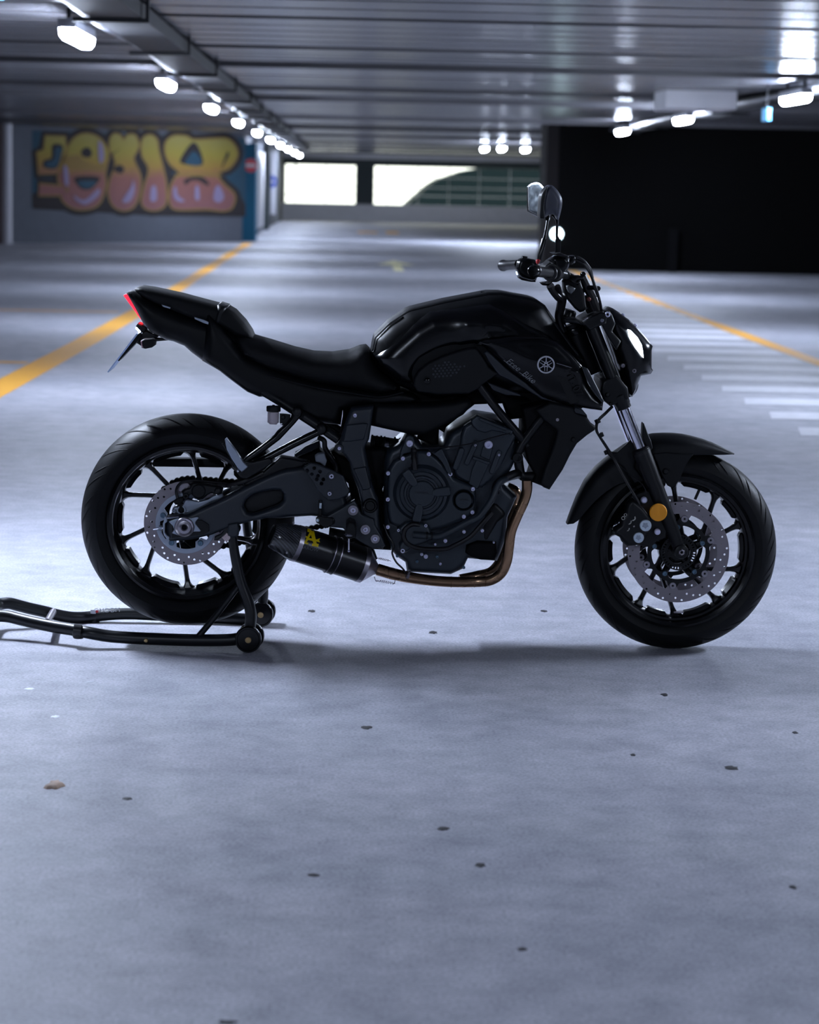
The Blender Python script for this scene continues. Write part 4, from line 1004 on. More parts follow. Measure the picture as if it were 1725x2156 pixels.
# throttle body with boots seen through the gap
tb = tube('throttle_body', [WP('D', 90, 400, 0.0), WP('D', 200, 415, 0.0), WP('D', 400, 440, 0.0)], 0.023, blk, bike, smooth=False, seg=24)
for k, x in enumerate((95, 135, 175, 205, 300, 345)): lathe('boot_rib', WP('D', x, 405 + (x - 90) * .1, 0.0), (1, 0, -0.1), [(0.022, -0.003), (0.027 - 0.002 * (k % 2), -0.002), (0.027, 0.003), (0.022, 0.004)], plast, tb, seg=28)
lathe('boot_clamp', WP('D', 232, 425, 0.0), (1, 0, -0.1), [(0.0235, -0.006), (0.0255, -0.006), (0.0255, 0.006), (0.0235, 0.006)], chrome, tb, seg=28)
# water pump + coolant hoses
plate('water_pump', 'D', [(330, 1180), (400, 1120), (480, 1105), (560, 1130), (620, 1150), (640, 1200), (640, 1260), (600, 1300), (480, 1350), (410, 1400), (350, 1390), (345, 1330), (380, 1280)], -0.175, -0.13, engm, eng, rr=0.01)
tube('coolant_hose', [WP('D', *p) for p in ((560, 1175, -0.165), (520, 1145, -0.17), (460, 1140, -0.175), (405, 1180, -0.178), (388, 1240, -0.178), (410, 1300, -0.178), (470, 1340, -0.178), (570, 1362, -0.175), (760, 1362, -0.17), (850, 1330, -0.165), (980, 1260, -0.165), (1060, 1180, -0.165), (1130, 1100, -0.165), (1190, 1030, -0.16))], 0.0068, cable, eng, seg=14)
tube('coolant_hose', [WP('D', *p) for p in ((475, 1232, -0.18), (560, 1240, -0.18), (690, 1250, -0.175), (800, 1210, -0.172), (950, 1130, -0.17), (1060, 1080, -0.17), (1110, 1030, -0.168), (1190, 910, -0.16), (1240, 790, -0.15), (1300, 730, -0.14), (1440, 690, -0.1))], 0.0098, engm, eng, seg=16)
tube('coolant_hose', [WP('D', *p) for p in ((1440, 690, -0.1), (1400, 680, -0.12), (1250, 760, -0.14), (1220, 850, -0.15))], 0.0125, cable, eng, seg=14)
tube('coolant_hose', [WP('D', *p) for p in ((1430, 540, -0.1), (1440, 620, -0.1), (1470, 700, -0.1), (1600, 700, -0.1))], 0.014, cable, eng, seg=14)
for x, y in ((645, 1245), (600, 1243)): lathe('hose_clip', WP('D', x, y, -0.178), (1, 0, -0.05), [(0.009, -0.003), (0.0115, -0.003), (0.0115, 0.003), (0.009, 0.003)], blk, eng, seg=18)
plate('oil_cooler', 'D', [(960, 1330), (1060, 1290), (1230, 1300), (1240, 1400), (1220, 1470), (1090, 1465), (1000, 1440), (950, 1400)], -0.13, -0.06, darkm, eng, rr=0.012)
plate('oil_filter', 'D', [(1150, 950), (1230, 930), (1310, 1010), (1330, 1060), (1250, 1130), (1150, 1300), (1110, 1290), (1100, 1120)], -0.12, -0.05, blk, eng, rr=0.015)
for x, y, r in ((617, 500, 20), (382, 540, 20), (247, 675, 20), (812, 680, 20), (1018, 818, 20), (1013, 1028, 20), (935, 1068, 20), (245, 912, 20), (245, 1162, 19), (590, 1150, 15), (342, 1192, 14), (937, 1205, 17), (1103, 1195, 16), (768, 1288, 18), (676, 1320, 12), (380, 1378, 22), (553, 1410, 15), (590, 1430, 20), (722, 1497, 13), (1207, 1302, 10), (1040, 420, 11), (1255, 508, 11)):
    dd = -0.158 if y < 1100 else -0.17
    if x > 1030 and y < 700: dd = -0.152
    if y > 1400: dd = -0.135
    bolt('D', x, y, dd, r, boltm, eng)
bolt('D', 443, 405, -0.162, 32, boltm, eng); bolt('D', 1160, 415, -0.15, 38, boltm, eng)
for x, y in ((330, 1425), (510, 1475), (693, 1432), (935, 1530)): bolt('D', x, y, -0.12, 14, bolth, eng)

# ---------------------------------------------------------------- frame
fr = plate('frame_plate', 'C', [(1180, 180), (1230, 175), (1395, 160), (1390, 210), (1372, 340), (1350, 480), (1310, 560), (1325, 640), (1345, 740), (1385, 930), (1440, 1060), (1445, 1150), (1450, 1280), (1475, 1400), (1500, 1490), (1480, 1540), (1370, 1500), (1330, 1300), (1280, 1190), (1272, 1080),
        (1245, 960), (1180, 800), (1160, 700), (1100, 615), (1035, 600), (1018, 560), (1060, 520), (1100, 400), (1130, 300)], -0.17, -0.10, armm, bike, rr=0.014, res=0.012)
plate('cast_rib', 'C', [(1200, 760), (1300, 740), (1320, 740), (1370, 940), (1340, 960), (1290, 965)], -0.178, -0.165, armm, fr, rr=0.005)
plate('cast_rib', 'C', [(1130, 340), (1300, 320), (1340, 330), (1300, 480), (1180, 500), (1100, 500)], -0.178, -0.165, armm, fr, rr=0.005)
lathe('pivot_cap', WP('C', 1360, 1110, -0.17), (0, -1, 0), [(0, 0.008), (0.012, 0.008), (0.0135, 0.006), (0.015, 0.009), (0.018, 0.009), (0.0205, 0.004), (0.022, 0)], blk, fr, seg=40, sharp=25)
for x, y, r in ((1216, 248, 20), (1066, 563, 19)): bolt('C', x, y, -0.178, r, boltm, fr)
lathe('bolt_boss', WP('C', 1066, 563, -0.172), (0, -1, 0), [(0, 0.004), (0.011, 0.004), (0.0125, 0)], armm, fr, seg=24)
hang = plate('footrest_hanger', 'C', [(945, 1210), (1110, 1115), (1210, 1055), (1240, 1110), (1275, 1190), (1400, 1240), (1410, 1300), (1470, 1400), (1510, 1500), (1380, 1525), (1250, 1455), (1100, 1330), (960, 1315), (925, 1260)], -0.185, -0.165, armm, bike, rr=0.006)
guard = plate('heel_guard', 'C', [(715, 745), (790, 700), (830, 705), (1000, 770), (1105, 825), (1165, 970), (1150, 1010), (1070, 1050), (960, 1065), (900, 1010), (860, 960), (800, 860)], -0.19, -0.18, armm, bike, rr=0.005,
    holes=[circ('C', x, y, 19, -0.19, 10) for x, y in ((757, 775), (803, 812), (826, 752), (862, 825), (880, 785), (850, 858), (895, 900), (912, 860))], hole_round=False)
for x, y, r, p_, m_ in ((990, 830, 24, guard, boltm), (972, 996, 20, guard, boltm), (1197, 1155, 27, hang, boltm), (1315, 1340, 26, hang, boltm), (1408, 1428, 24, hang, boltm)):
    lathe('washer', WP('C', x, y, -0.19), (0, -1, 0), [(0, 0.002), (r / 4.54 * PX * 1.75, 0.002), (r / 4.54 * PX * 1.85, -0.002)], steel if y > 1100 else armm, p_, seg=28)
    bolt('C', x, y, -0.193, r, m_, p_)
bolt('C', 988, 1258, -0.186, 40, blk, hang, sock=False)
lev = plate('brake_pedal', 'C', [(840, 1230), (870, 1205), (920, 1220), (1000, 1230), (1010, 1290), (930, 1330), (880, 1290), (845, 1275)], -0.195, -0.185, blk, bike, rr=0.003)
bolt('C', 857, 1250, -0.197, 20, zinc, lev, sock=False)
tube('pushrod', [WP('C', 885, 1060, -0.18), WP('C', 880, 1220, -0.18)], 0.006, blk, lev, smooth=False, seg=10)
tube('pushrod_screw', [WP('C', 886, 1085, -0.185), WP('C', 884, 1135, -0.185)], 0.004, zinc, lev, smooth=False, seg=10)
fp = plate('footrest', 'C', [(1130, 1290), (1160, 1260), (1215, 1280), (1230, 1330), (1225, 1420), (1150, 1435), (1125, 1400)], -0.27, -0.19, plast, bike, rr=0.008)
tube('wear_peg', [WP('C', 1158, 1395, -0.262), WP('C', 1156, 1535, -0.262)], [0.0028, 0.0028], chrome, fp, smooth=False, seg=10)
lathe('wear_peg_head', WP('C', 1158, 1392, -0.262), (0, 0, 1), [(0, -0.004), (0.0125, -0.002), (0.014, 0.001), (0.008, 0.006), (0, 0.008)], chrome, fp, seg=20)
bm = bmesh.new(); bmesh.ops.create_icosphere(bm, subdivisions=2, radius=0.0042, matrix=Matrix.Translation(WP('C', 1156, 1543, -0.262))); link('wear_peg_tip', from_bm(bm), chrome, fp)
# tubes
def ftube(pts, r, name='frame_tube', m=blk): return tube(name, [WP(*p) for p in pts], r, m, bike, seg=18)
ftube([('D', 1070, -130, -0.13), ('D', 1180, 20, -0.13), ('D', 1300, 170, -0.135), ('D', 1450, 345, -0.13), ('D', 1510, 420, -0.12)], 0.0125)
ftube([('D', 1400, 560, -0.13), ('D', 1460, 420, -0.13), ('D', 1560, 280, -0.13), ('D', 1640, 180, -0.13), ('D', 1760, 60, -0.11)], 0.0125)
ftube([('D', 1070, -130, 0.13), ('D', 1300, 170, 0.135), ('D', 1490, 385, 0.13), ('D', 1640, 180, 0.13), ('D', 1760, 60, 0.11)], 0.0125)
lathe('frame_mount_boss', WP('D', 1425, 535, -0.14), (0, -1, 0), [(0, 0.0), (0.008, 0.0), (0.009, 0.006), (0.014, 0.006), (0.016, 0)], blk, bike, seg=24)
ftube([('C', 330, 10, -0.1), ('C', 450, 80, -0.1), ('C', 700, 240, -0.11), ('C', 900, 370, -0.12), ('C', 1060, 480, -0.13)], 0.0145)
ftube([('C', 330, 10, 0.1), ('C', 700, 240, 0.11), ('C', 1060, 480, 0.13)], 0.012)
ftube([('C', 860, 250, 0.05), ('C', 960, 320, 0.05), ('C', 1120, 420, 0.05)], 0.011)
tube('hose', [WP('C', *p) for p in ((870, 460, -0.1), (920, 490, -0.11), (930, 560, -0.11), (980, 640, -0.11), (1030, 720, -0.1), (1040, 800, -0.1))], 0.0075, cable, bike, seg=12)
sh = plate('shock_absorber', 'C', [(640, 620), (760, 560), (870, 490), (885, 580), (940, 620), (950, 700), (900, 760), (720, 740), (620, 700)], -0.02, 0.06, darkm, bike, rr=0.02)
plate('reservoir_guard', 'C', [(635, 620), (740, 545), (878, 488), (880, 550), (800, 590), (700, 630), (650, 650)], -0.05, -0.03, greyp, bike, rr=0.003)
plate('white_cap', 'C', [(830, 640), (860, 618), (920, 612), (945, 690), (930, 735), (880, 700), (840, 690)], -0.16, -0.12, mat('grey_plastic_cap', (0.16, 0.18, 0.22), 0.5), bike, rr=0.004)
inn = plate('under_tank_dark_fill', 'P', [(722, 855), (770, 840), (1000, 800), (1240, 850), (1216, 868), (1115, 862), (1112, 880), (1072, 884), (1060, 850), (1000, 852), (940, 900), (936, 912), (925, 905), (922, 960), (940, 975), (905, 935), (880, 925), (885, 915), (782, 893), (770, 930), (745, 940), (715, 920), (722, 880)], -0.04, 0.05, darkm, bike, rr=0.01, res=0.03)  # added dark filler, stops see-through between tank and engine
plate('engine_rear_dark_fill', 'D', [(-60, 470), (30, 445), (110, 455), (200, 450), (250, 470), (250, 640), (215, 700), (225, 760), (205, 800), (185, 850), (205, 900), (225, 1000), (225, 1200), (290, 1380), (100, 1366), (-60, 1330), (-150, 1200), (-150, 1000), (-60, 900)], -0.09, 0.09, darkm, bike, rr=0.012, res=0.03)  # added dark fill between the frame plate and the engine rear
plate('frame_gap_dark_fill', 'C', [(930, 640), (1010, 590), (1060, 620), (1200, 700), (1250, 960), (1290, 1150), (1200, 1160), (1180, 1060), (1150, 900), (1000, 790), (930, 740)], -0.07, 0.05, darkm, bike, rr=0.01, res=0.03)  # added dark fill between the shock hose and the frame plate
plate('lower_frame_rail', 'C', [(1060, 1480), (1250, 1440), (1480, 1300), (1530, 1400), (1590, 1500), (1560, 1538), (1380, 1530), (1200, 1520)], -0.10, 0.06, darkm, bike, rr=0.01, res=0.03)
# rear footrest stays
for dd, hf in ((-0.16, 0), (0.13, 1)):
    ox = 0 if not hf else 0
    st = plate('footrest_stay', 'C', [(612, 215), (630, 180), (660, 165), (700, 180), (715, 220), (700, 260), (640, 330), (500, 480), (330, 610), (200, 700), (110, 760), (80, 740), (170, 640), (300, 545), (440, 440), (470, 400), (560, 320), (600, 270)], dd, dd + 0.022, gloss, bike, rr=0.010)
    st2 = plate('footrest_stay', 'C', [(850, 350), (875, 328), (910, 325), (945, 350), (950, 400), (920, 435), (870, 445), (640, 560), (380, 690), (200, 790), (150, 850), (100, 800), (110, 740), (230, 690), (340, 640), (600, 500), (790, 410), (845, 385)], dd, dd + 0.022, gloss, bike, rr=0.010)
    if not hf:
        bolt('C', 660, 215, dd, 42, blk, st, sock=False); bolt('C', 895, 378, dd, 42, blk, st2, sock=False)
fp2 = plate('pillion_footrest', 'B', [(1115, 262), (1128, 252), (1145, 275), (1195, 340), (1250, 425), (1285, 460), (1240, 498), (1210, 470), (1165, 400), (1130, 335)], -0.185, -0.155, alu, bike, rr=0.004)
tube('footrest_spring', [WP('B', 1095, 298, -0.17), WP('B', 1110, 300, -0.17), WP('B', 1150, 370, -0.17), WP('B', 1205, 470, -0.17)], 0.003, blk, fp2, seg=8)
bolt('B', 1212, 488, -0.18, 12, chrome, fp2, sock=False)
plate('footrest_clevis', 'C', [(60, 740), (140, 700), (240, 690), (400, 650), (430, 700), (330, 770), (180, 860), (120, 850)], -0.17, -0.13, blk, bike, rr=0.006)
plate('swingarm_guard', 'C', [(500, 640), (620, 660), (760, 690), (720, 745), (640, 770), (560, 770), (370, 850), (180, 930), (150, 900), (340, 780)], -0.14, -0.09, blk, bike, rr=0.008)
# rear brake fluid pot
pot = lathe('fluid_reservoir', WP('C', 433, 335, -0.14), (0, 0, 1), [(0, 0), (0.011, 0.001), (0.0125, 0.004), (0.0165, 0.006), (0.0165, 0.036), (0, 0.036)], resv, bike, seg=30)
lathe('reservoir_cap', WP('C', 436, 210, -0.14), (0, 0, 1), [(0, 0), (0.0195, 0), (0.0205, 0.002), (0.0205, 0.013), (0.019, 0.0155), (0.004, 0.0155), (0.004, 0.019), (0, 0.019)], plast, pot, seg=30)
plate('reservoir_bracket', 'C', [(495, 230), (560, 235), (600, 240), (590, 330), (520, 345), (495, 320)], -0.145, -0.135, blk, bike, rr=0.002)
bolt('C', 528, 265, -0.147, 24, blk, pot, sock=False); bolt('C', 512, 328, -0.147, 12, chrome, pot, sock=False)
# ---------------------------------------------------------------- bodywork
tank_out = [(122, 465), (130, 415), (145, 356), (240, 263), (350, 190), (380, 177), (600, 125), (880, 72), (960, 72), (1150, 107), (1190, 120), (1240, 155), (1300, 245), (1345, 310), (1400, 385), (1470, 485), (1520, 575), (1500, 640), (1300, 700), (1000, 720), (880, 680), (830, 700), (760, 735), (560, 745), (430, 725), (300, 670), (160, 550)]
tank = sym_body('fuel_tank', 'E', tank_out, 0.135, mattep, bike, rr=0.075, res=0.018)
tcov = sym_body('tank_cover', 'E', [(122, 467), (130, 415), (145, 354), (240, 260), (350, 187), (380, 174), (600, 121), (880, 68), (962, 68), (1150, 103), (1192, 117), (1244, 153), (1304, 243), (1349, 308), (1404, 383), (1475, 485), (1500, 530), (1480, 520), (1300, 345), (1000, 160), (900, 130), (500, 190), (380, 262), (222, 405), (140, 472)], 0.088, plast, bike, rr=0.012, res=0.02)
tcov['label'] = 'matt textured tank top cover'
tube('cover_edge', [WP('E', *p) for p in ((140, 470, -0.09), (222, 404, -0.09), (380, 261, -0.09), (500, 189, -0.09), (900, 129, -0.09), (1000, 158, -0.09), (1300, 343, -0.09), (1480, 518, -0.09))], 0.0035, mattep, tcov, smooth=False, seg=8)
plate('tank_pad', 'E', [(148, 445), (168, 378), (250, 290), (335, 235), (325, 262), (240, 345), (165, 430), (146, 466)], -0.100, -0.085, gloss, tcov, rr=0.003)
tube('fuel_cap_hinge', [WP('E', 840, 78, -0.03), WP('E', 905, 80, -0.04), WP('E', 925, 98, -0.05)], 0.0022, gloss, tcov, seg=6)
lathe('fuel_cap', WP('E', 990, 86, 0.0), (0.16, 0, 1), [(0, 0.006), (0.03, 0.006), (0.035, 0.003), (0.036, -0.01)], blk, tank, seg=32)
# glossy upper side skin with two creases that catch the light
def crease(pts, w_, h):
    Q = [WP('E', x, y) for x, y in pts]; Q = np.array([(q.x, q.z) for q in Q])
    def f(X, Z, D):
        P_ = np.stack([X, Z], 1); b_ = np.full(len(X), 1e9)
        for a, c_ in zip(Q[:-1], Q[1:]):
            d_ = c_ - a; t = np.clip(((P_ - a) @ d_) / (d_ @ d_), 0, 1); b_ = np.minimum(b_, np.hypot(*(P_ - (a + t[:, None] * d_)).T))
        return -h * np.exp(-(b_ / w_) ** 1.2)
    return f
c1_ = crease([(740, 275), (900, 270), (1030, 280), (1200, 340)], 0.022, 0.012)
c2_ = crease([(700, 400), (830, 375), (950, 372), (1100, 360), (1230, 370), (1350, 420)], 0.02, 0.018)
side = plate('tank_side_skin', 'E', [(225, 410), (385, 268), (505, 198), (900, 140), (995, 168), (1290, 350), (1420, 470), (1400, 560), (1180, 560), (1000, 600), (880, 460), (800, 420), (720, 430), (560, 490), (470, 540), (430, 600), (410, 690), (310, 665), (180, 560), (150, 500)], -0.145, -0.06, gloss, bike, rr=0.05, res=0.008, od=-0.13, sharp=60, fy=lambda X, Z, D: c1_(X, Z, D) + c2_(X, Z, D))
side['label'] = 'black painted tank side'
fsh = plate('radiator_shroud', 'E', [(800, 425), (835, 395), (870, 378), (960, 368), (1060, 358), (1250, 368), (1340, 400), (1420, 470), (1500, 560), (1540, 670), (1590, 745), (1640, 790), (1633, 850), (1560, 842), (1420, 815), (1240, 755), (1130, 662), (1040, 600), (1000, 560), (930, 490), (880, 450), (850, 425)], -0.178, -0.10, gloss, bike, rr=0.022, res=0.010, sharp=60,
    fy=crease([(870, 380), (950, 400), (1120, 480), (1300, 530), (1440, 570)], 0.014, 0.010))
fsh['label'] = 'black side shroud with round emblem'
plate('shroud_edge', 'E', [(880, 455), (910, 480), (1000, 565), (1030, 590), (1130, 662), (1160, 690), (1240, 755), (1330, 790), (1240, 775), (1120, 700), (1020, 645), (960, 620), (900, 540), (860, 470)], -0.165, -0.13, greyp, fsh, rr=0.006)
plate('intake_blade', 'E', [(1500, 562), (1535, 575), (1590, 680), (1640, 785), (1630, 800), (1590, 745), (1540, 665)], -0.186, -0.165, greyp, fsh, rr=0.004)
tube('shroud_highlight_edge', [WP('E', *p) for p in ((1503, 575, -0.188), (1540, 665, -0.188), (1590, 745, -0.188), (1628, 792, -0.188))], 0.0014, greyp, fsh, seg=6)
tube('shroud_seam', [WP('E', 1331, 538, -0.188), WP('E', 1432, 568, -0.188)], 0.0012, steel, fsh, seg=6)
wing = plate('lower_shroud', 'E', [(880, 660), (960, 690), (1090, 738), (1105, 752), (1000, 745), (920, 715)], -0.14, -0.11, greyp, fsh, rr=0.004)
knee = plate('knee_panel', 'E', [(402, 682), (408, 630), (440, 582), (500, 535), (600, 488), (700, 455), (760, 440), (810, 436), (830, 460), (870, 520), (895, 565), (960, 605), (870, 665), (830, 702), (760, 738), (560, 742), (430, 724)], -0.160, -0.12, plast, bike, rr=0.008, res=0.015)
bm = bmesh.new()
for j in range(6):
    for i in range(9):
        x, y = 520 + i * 25 + (12 if j % 2 else 0), 620 - j * 20 + 8 - i * 2 + j * 2
        if not pin(np.array([(x, y)]), [(520, 560), (620, 520), (740, 560), (640, 640), (560, 650), (525, 620)])[0]: continue
        c = WP('E', x, y, -0.160); lathe_bm(bm, c, (0, -1, 0), [(0, 0.0012), (0.0028, 0.0008), (0.0038, 0)], 6)
link('hexagon_texture', from_bm(bm), greyp, knee)
bolt('E', 492, 652, -0.162, 22, gloss, knee, sock=False, h=0.004); lathe('bolt_surround', WP('E', 492, 652, -0.160), (0, -1, 0), [(0.009, 0), (0.0095, 0.002), (0.0115, 0.002), (0.012, 0)], plast, knee, seg=24)
# round emblem: ring and three crossed tuning forks
ec = WP('E', 1263, 548, -0.192); er = 0.0252
lathe('emblem_ring', ec, (0, -1, 0), [(er * 0.84, -0.01), (er * 0.84, 0.002), (er, 0.002), (er, -0.01)], embm, fsh, seg=48)
bm = bmesh.new()
for k in range(3):
    def T(a_, b_, r_=0.0009):
        an = math.radians(90 + 120 * k); n_ = Vector((math.cos(an), 0, math.sin(an))); t_ = Vector((-n_.z, 0, n_.x))
        tube_bm(bm, [ec + n_ * a_[0] * er + t_ * a_[1] * er + Vector((0, -0.001, 0)), ec + n_ * b_[0] * er + t_ * b_[1] * er + Vector((0, -0.001, 0))], r_, 6)
    T((0.9, 0), (0.45, 0), 0.0013); T((0.45, 0), (0.2, 0.16)); T((0.45, 0), (0.2, -0.16)); T((0.2, 0.16), (-0.72, 0.13)); T((0.2, -0.16), (-0.72, -0.13))
link('tuning_fork_emblem', from_bm(bm), embm, fsh)
disc('emblem_back', ec + Vector((0, 0.003, 0)), er * 0.9, darkm, fsh, th=0.001)
rt = lambda: None
def rtext(name, body, v, x, y, d, size, ang, m, parent, shear=0.0, wide=1.0):
    c = WP(v, x, y, d); cu_parent = parent
    return text(name, body, c, size, m, parent, tilt=math.radians(ang), shear=shear, ext=0.0004, wide=1.0)
rtext('lettering', 'Free', 'E', 1050, 548, -0.183, 0.025, -37, greyd, fsh, 0.3)
rtext('lettering', 'Bike', 'E', 1150, 628, -0.183, 0.025, -37, greyd, fsh, 0.3)
for a, b_ in (((988, 520), (1060, 572)), ((1090, 598), (1190, 665))): tube('lettering_underline', [WP('E', *a, -0.183), WP('E', *b_, -0.183)], 0.0008, greyd, fsh, seg=6)
rtext('lettering', 'MT-07', 'E', 1440, 665, -0.186, 0.032, -62, faintd, fsh, 0.0)
plate('side_stripe', 'E', [(1325, 590), (1345, 570), (1375, 600), (1480, 790), (1420, 805)], -0.1795, -0.17, faintd, fsh, rr=0.0006)
# airbox cover and seat
plate('side_cover', 'D', [(85, 70), (110, 40), (300, 55), (640, 45), (860, 20), (960, -5), (1010, 30), (1000, 75), (930, 150), (760, 250), (700, 275), (580, 335), (485, 335), (90, 247)], -0.12, 0.12, plast, bike, rr=0.02, res=0.02)
seat = sym_body('rider_seat', 'P', [(493, 705), (512, 700), (537, 707), (575, 718), (620, 732), (660, 741), (700, 743), (735, 738), (758, 729), (771, 727), (779, 735), (782, 750), (790, 765), (805, 781), (825, 797), (842, 811), (840, 818), (800, 827), (740, 816), (650, 802), (560, 775), (510, 748)], 0.125, vinyl, bike, rr=0.055, res=0.015)
sym_body('seat_base_cover', 'P', [(440, 650), (495, 712), (520, 745), (580, 772), (660, 797), (740, 812), (800, 822), (846, 816), (872, 826), (880, 842), (790, 846), (760, 850), (722, 858), (718, 888), (672, 884), (640, 868), (600, 850), (565, 829), (548, 830), (524, 820), (494, 798), (476, 784), (466, 776), (430, 755)], 0.118, mattep, bike, rr=0.03, res=0.018)
tube('trim_strip', [W(*p) for p in ((560, 790, -0.12), (660, 815, -0.122), (740, 828, -0.124), (800, 836, -0.124), (850, 826, -0.12))], 0.0022, plast, bike, seg=8)
tail = sym_body('tail_fairing', 'A', [(215, 152), (235, 139), (280, 140), (330, 165), (410, 200), (700, 330), (1090, 445), (1230, 540), (1262, 640), (1290, 760), (1300, 900), (1310, 1030), (1180, 937), (1110, 886), (1085, 850), (1000, 806), (900, 756), (800, 681), (740, 626), (640, 586), (570, 571), (440, 500), (372, 432), (300, 292), (242, 192)], 0.098, mattep, bike, rr=0.035, res=0.014)
plate('side_blade', 'A', [(945, 592), (1005, 622), (1130, 752), (1190, 850), (1200, 885), (1170, 900), (1085, 850), (1050, 760)], -0.108, -0.085, greyp, tail, rr=0.004)
pil = sym_body('pillion_seat', 'A', [(293, 119), (302, 104), (340, 96), (440, 110), (700, 166), (900, 220), (1040, 257), (1128, 278), (1190, 315), (1280, 410), (1340, 500), (1363, 558), (1330, 567), (1200, 528), (1090, 465), (1000, 432), (800, 372), (520, 262), (400, 200), (325, 152)], 0.10, vinyl, bike, rr=0.022, res=0.014)
strap = sym_body('seat_strap', 'A', [(1044, 252), (1060, 248), (1128, 270), (1132, 282), (1110, 340), (1078, 440), (1000, 425), (1012, 335)], 0.104, blk, pil, rr=0.02, res=0.014)
for pp, dd in (([(518, 264), (600, 290), (596, 304), (530, 284)], -0.107), ([(815, 378), (900, 402), (985, 440), (990, 462), (900, 432), (820, 396)], -0.108)):
    plate('seat_rail_glimpse', 'A', pp, dd, dd + 0.006, alu, tail, rr=0.001)
rtext('lettering', 'YAMAHA', 'A', 1010, 545, -0.1, 0.012, -33, faintd, tail)
# tail light, plate holder, plate, indicators
plate('tail_light', 'A', [(170, 180), (185, 172), (222, 168), (245, 195), (285, 280), (325, 348), (362, 415), (374, 436), (358, 434), (325, 395), (250, 292)], -0.05, 0.05, redm, tail, rr=0.004)
ph = plate('plate_bracket', 'A', [(322, 535), (345, 520), (372, 498), (480, 545), (490, 556), (455, 572), (600, 565), (640, 585), (560, 592), (465, 600), (330, 640), (300, 620), (270, 612), (290, 585)], -0.03, 0.03, blk, bike, rr=0.004)
plate('plate_lamp_housing', 'A', [(283, 462), (306, 430), (370, 465), (388, 478), (370, 505), (345, 522), (325, 505)], -0.03, 0.03, blk, ph, rr=0.003)
plate('plate_lamp_reflector', 'A', [(298, 440), (310, 431), (345, 450), (340, 462)], -0.034, 0.034, redp, ph, rr=0.001)
pl_c = [WP('A', 322, 512, 0), WP('A', 57, 856, 0)]
plate('plate_lamp', 'A', [(286, 470), (300, 486), (326, 508), (318, 516), (282, 484)], -0.02, 0.02, mat('plate_light_lens', (0.8, 0.9, 1), 0.3, emis=(0.6, 0.75, 1.0), es=40.0), ph, rr=0.001)
bm = bmesh.new(); d_ = (pl_c[1] - pl_c[0]).normalized(); n_ = Vector((d_.z, 0, -d_.x)); A_ = pl_c[0]; B_ = pl_c[1]
q = [A_ - n_ * 0.002, B_ - n_ * 0.002, B_ + n_ * 0.0012, A_ + n_ * 0.002]
lo = [bm.verts.new(p + Vector((0, -0.09, 0))) for p in q]; hi = [bm.verts.new(p + Vector((0, 0.09, 0))) for p in q]
bm.faces.new(lo); bm.faces.new(hi[::-1])
for i in range(4): bm.faces.new((lo[i], lo[(i + 1) % 4], hi[(i + 1) % 4], hi[i]))
link('number_plate', from_bm(bm), platem, bike)
plate('plate_carrier', 'A', [(318, 522), (330, 540), (300, 600), (225, 680), (130, 780), (122, 775), (195, 660), (205, 645)], -0.06, 0.06, blk, ph, rr=0.002)
for dd in (-0.135, 0.135):
    ind = plate('indicator', 'A', [(330, 592), (360, 578), (440, 575), (465, 598), (460, 635), (430, 656), (372, 668), (338, 660)], dd - 0.02, dd + 0.02, plast, bike, rr=0.008)
    plate('indicator_lens', 'A', [(328, 596), (350, 590), (358, 660), (336, 656)], dd - 0.018, dd + 0.018, mat('smoked_pink_lens', (0.35, 0.2, 0.24), 0.3) if dd < 0 else MATS['smoked_pink_lens'], ind, rr=0.003)
tube('indicator_stalk', [WP('A', 440, 600, -0.12), WP('A', 450, 600, 0.0), WP('A', 440, 600, 0.12)], 0.006, plast, ph, seg=10)

# ---------------------------------------------------------------- front end
def P_(v, x, y, d): return WP(v, x, y, d)
fa = Vector((1245, 682)); fb = Vector((1433, 1160))
for dd in (-0.1, 0.1):
    near = dd < 0
    def fpt(t): q = fa.lerp(fb, t); c = W(q.x, q.y, -0.1); return Vector((c.x, BY + dd, c.z))
    up = tube('fork_tube', [fpt(0.0), fpt(0.34)], 0.0195, blk, bike, smooth=False, seg=32)
    tube('chrome_stanchion', [fpt(0.33), fpt(0.57)], 0.0158, chrome, up, smooth=False, seg=40)
    lathe('clamp_collar', fpt(0.31), fpt(1) - fpt(0), [(0.02, 0), (0.0235, 0.004), (0.0235, 0.03), (0.0215, 0.034), (0.0215, 0.044), (0.0165, 0.046)], blk, up, seg=36)
    leg = tube('fork_leg', [fpt(0.555), fpt(0.60), fpt(0.8), fpt(0.93), fpt(1.0)], [0.0265, 0.0265, 0.0235, 0.0195, 0.017], blk, bike, smooth=False, seg=32)
    lathe('dust_seal', fpt(0.545), fpt(1) - fpt(0), [(0.0162, 0), (0.024, 0.003), (0.026, 0.006), (0.024, 0.009), (0.0275, 0.012), (0.0275, 0.02)], cable, leg, seg=36)
    c = fpt(1.0)
    lathe('axle_clamp', c, (0, -1, 0), [(0, 0.026), (0.014, 0.026), (0.019, 0.024), (0.0215, 0.018), (0.0215, -0.024), (0, -0.024)], blk, leg, seg=36)
    if near:
        lathe('axle_nut', c + Vector((0, -0.026, 0)), (0, -1, 0), [(0.0048, -0.004), (0.0048, 0.005), (0.0075, 0.006), (0.0095, 0.004), (0.0105, 0.0)], steel, leg, seg=6, sharp=20)
        lathe('axle_hole', c + Vector((0, -0.026, 0)), (0, -1, 0), [(0, 0.001), (0.005, 0.001)], darkm, leg, seg=16)
axl = tube('front_axle', [Vector((FC.x, BY - 0.1, FC.z)), Vector((FC.x, BY + 0.1, FC.z))], 0.012, steel, bike, smooth=False, seg=20)
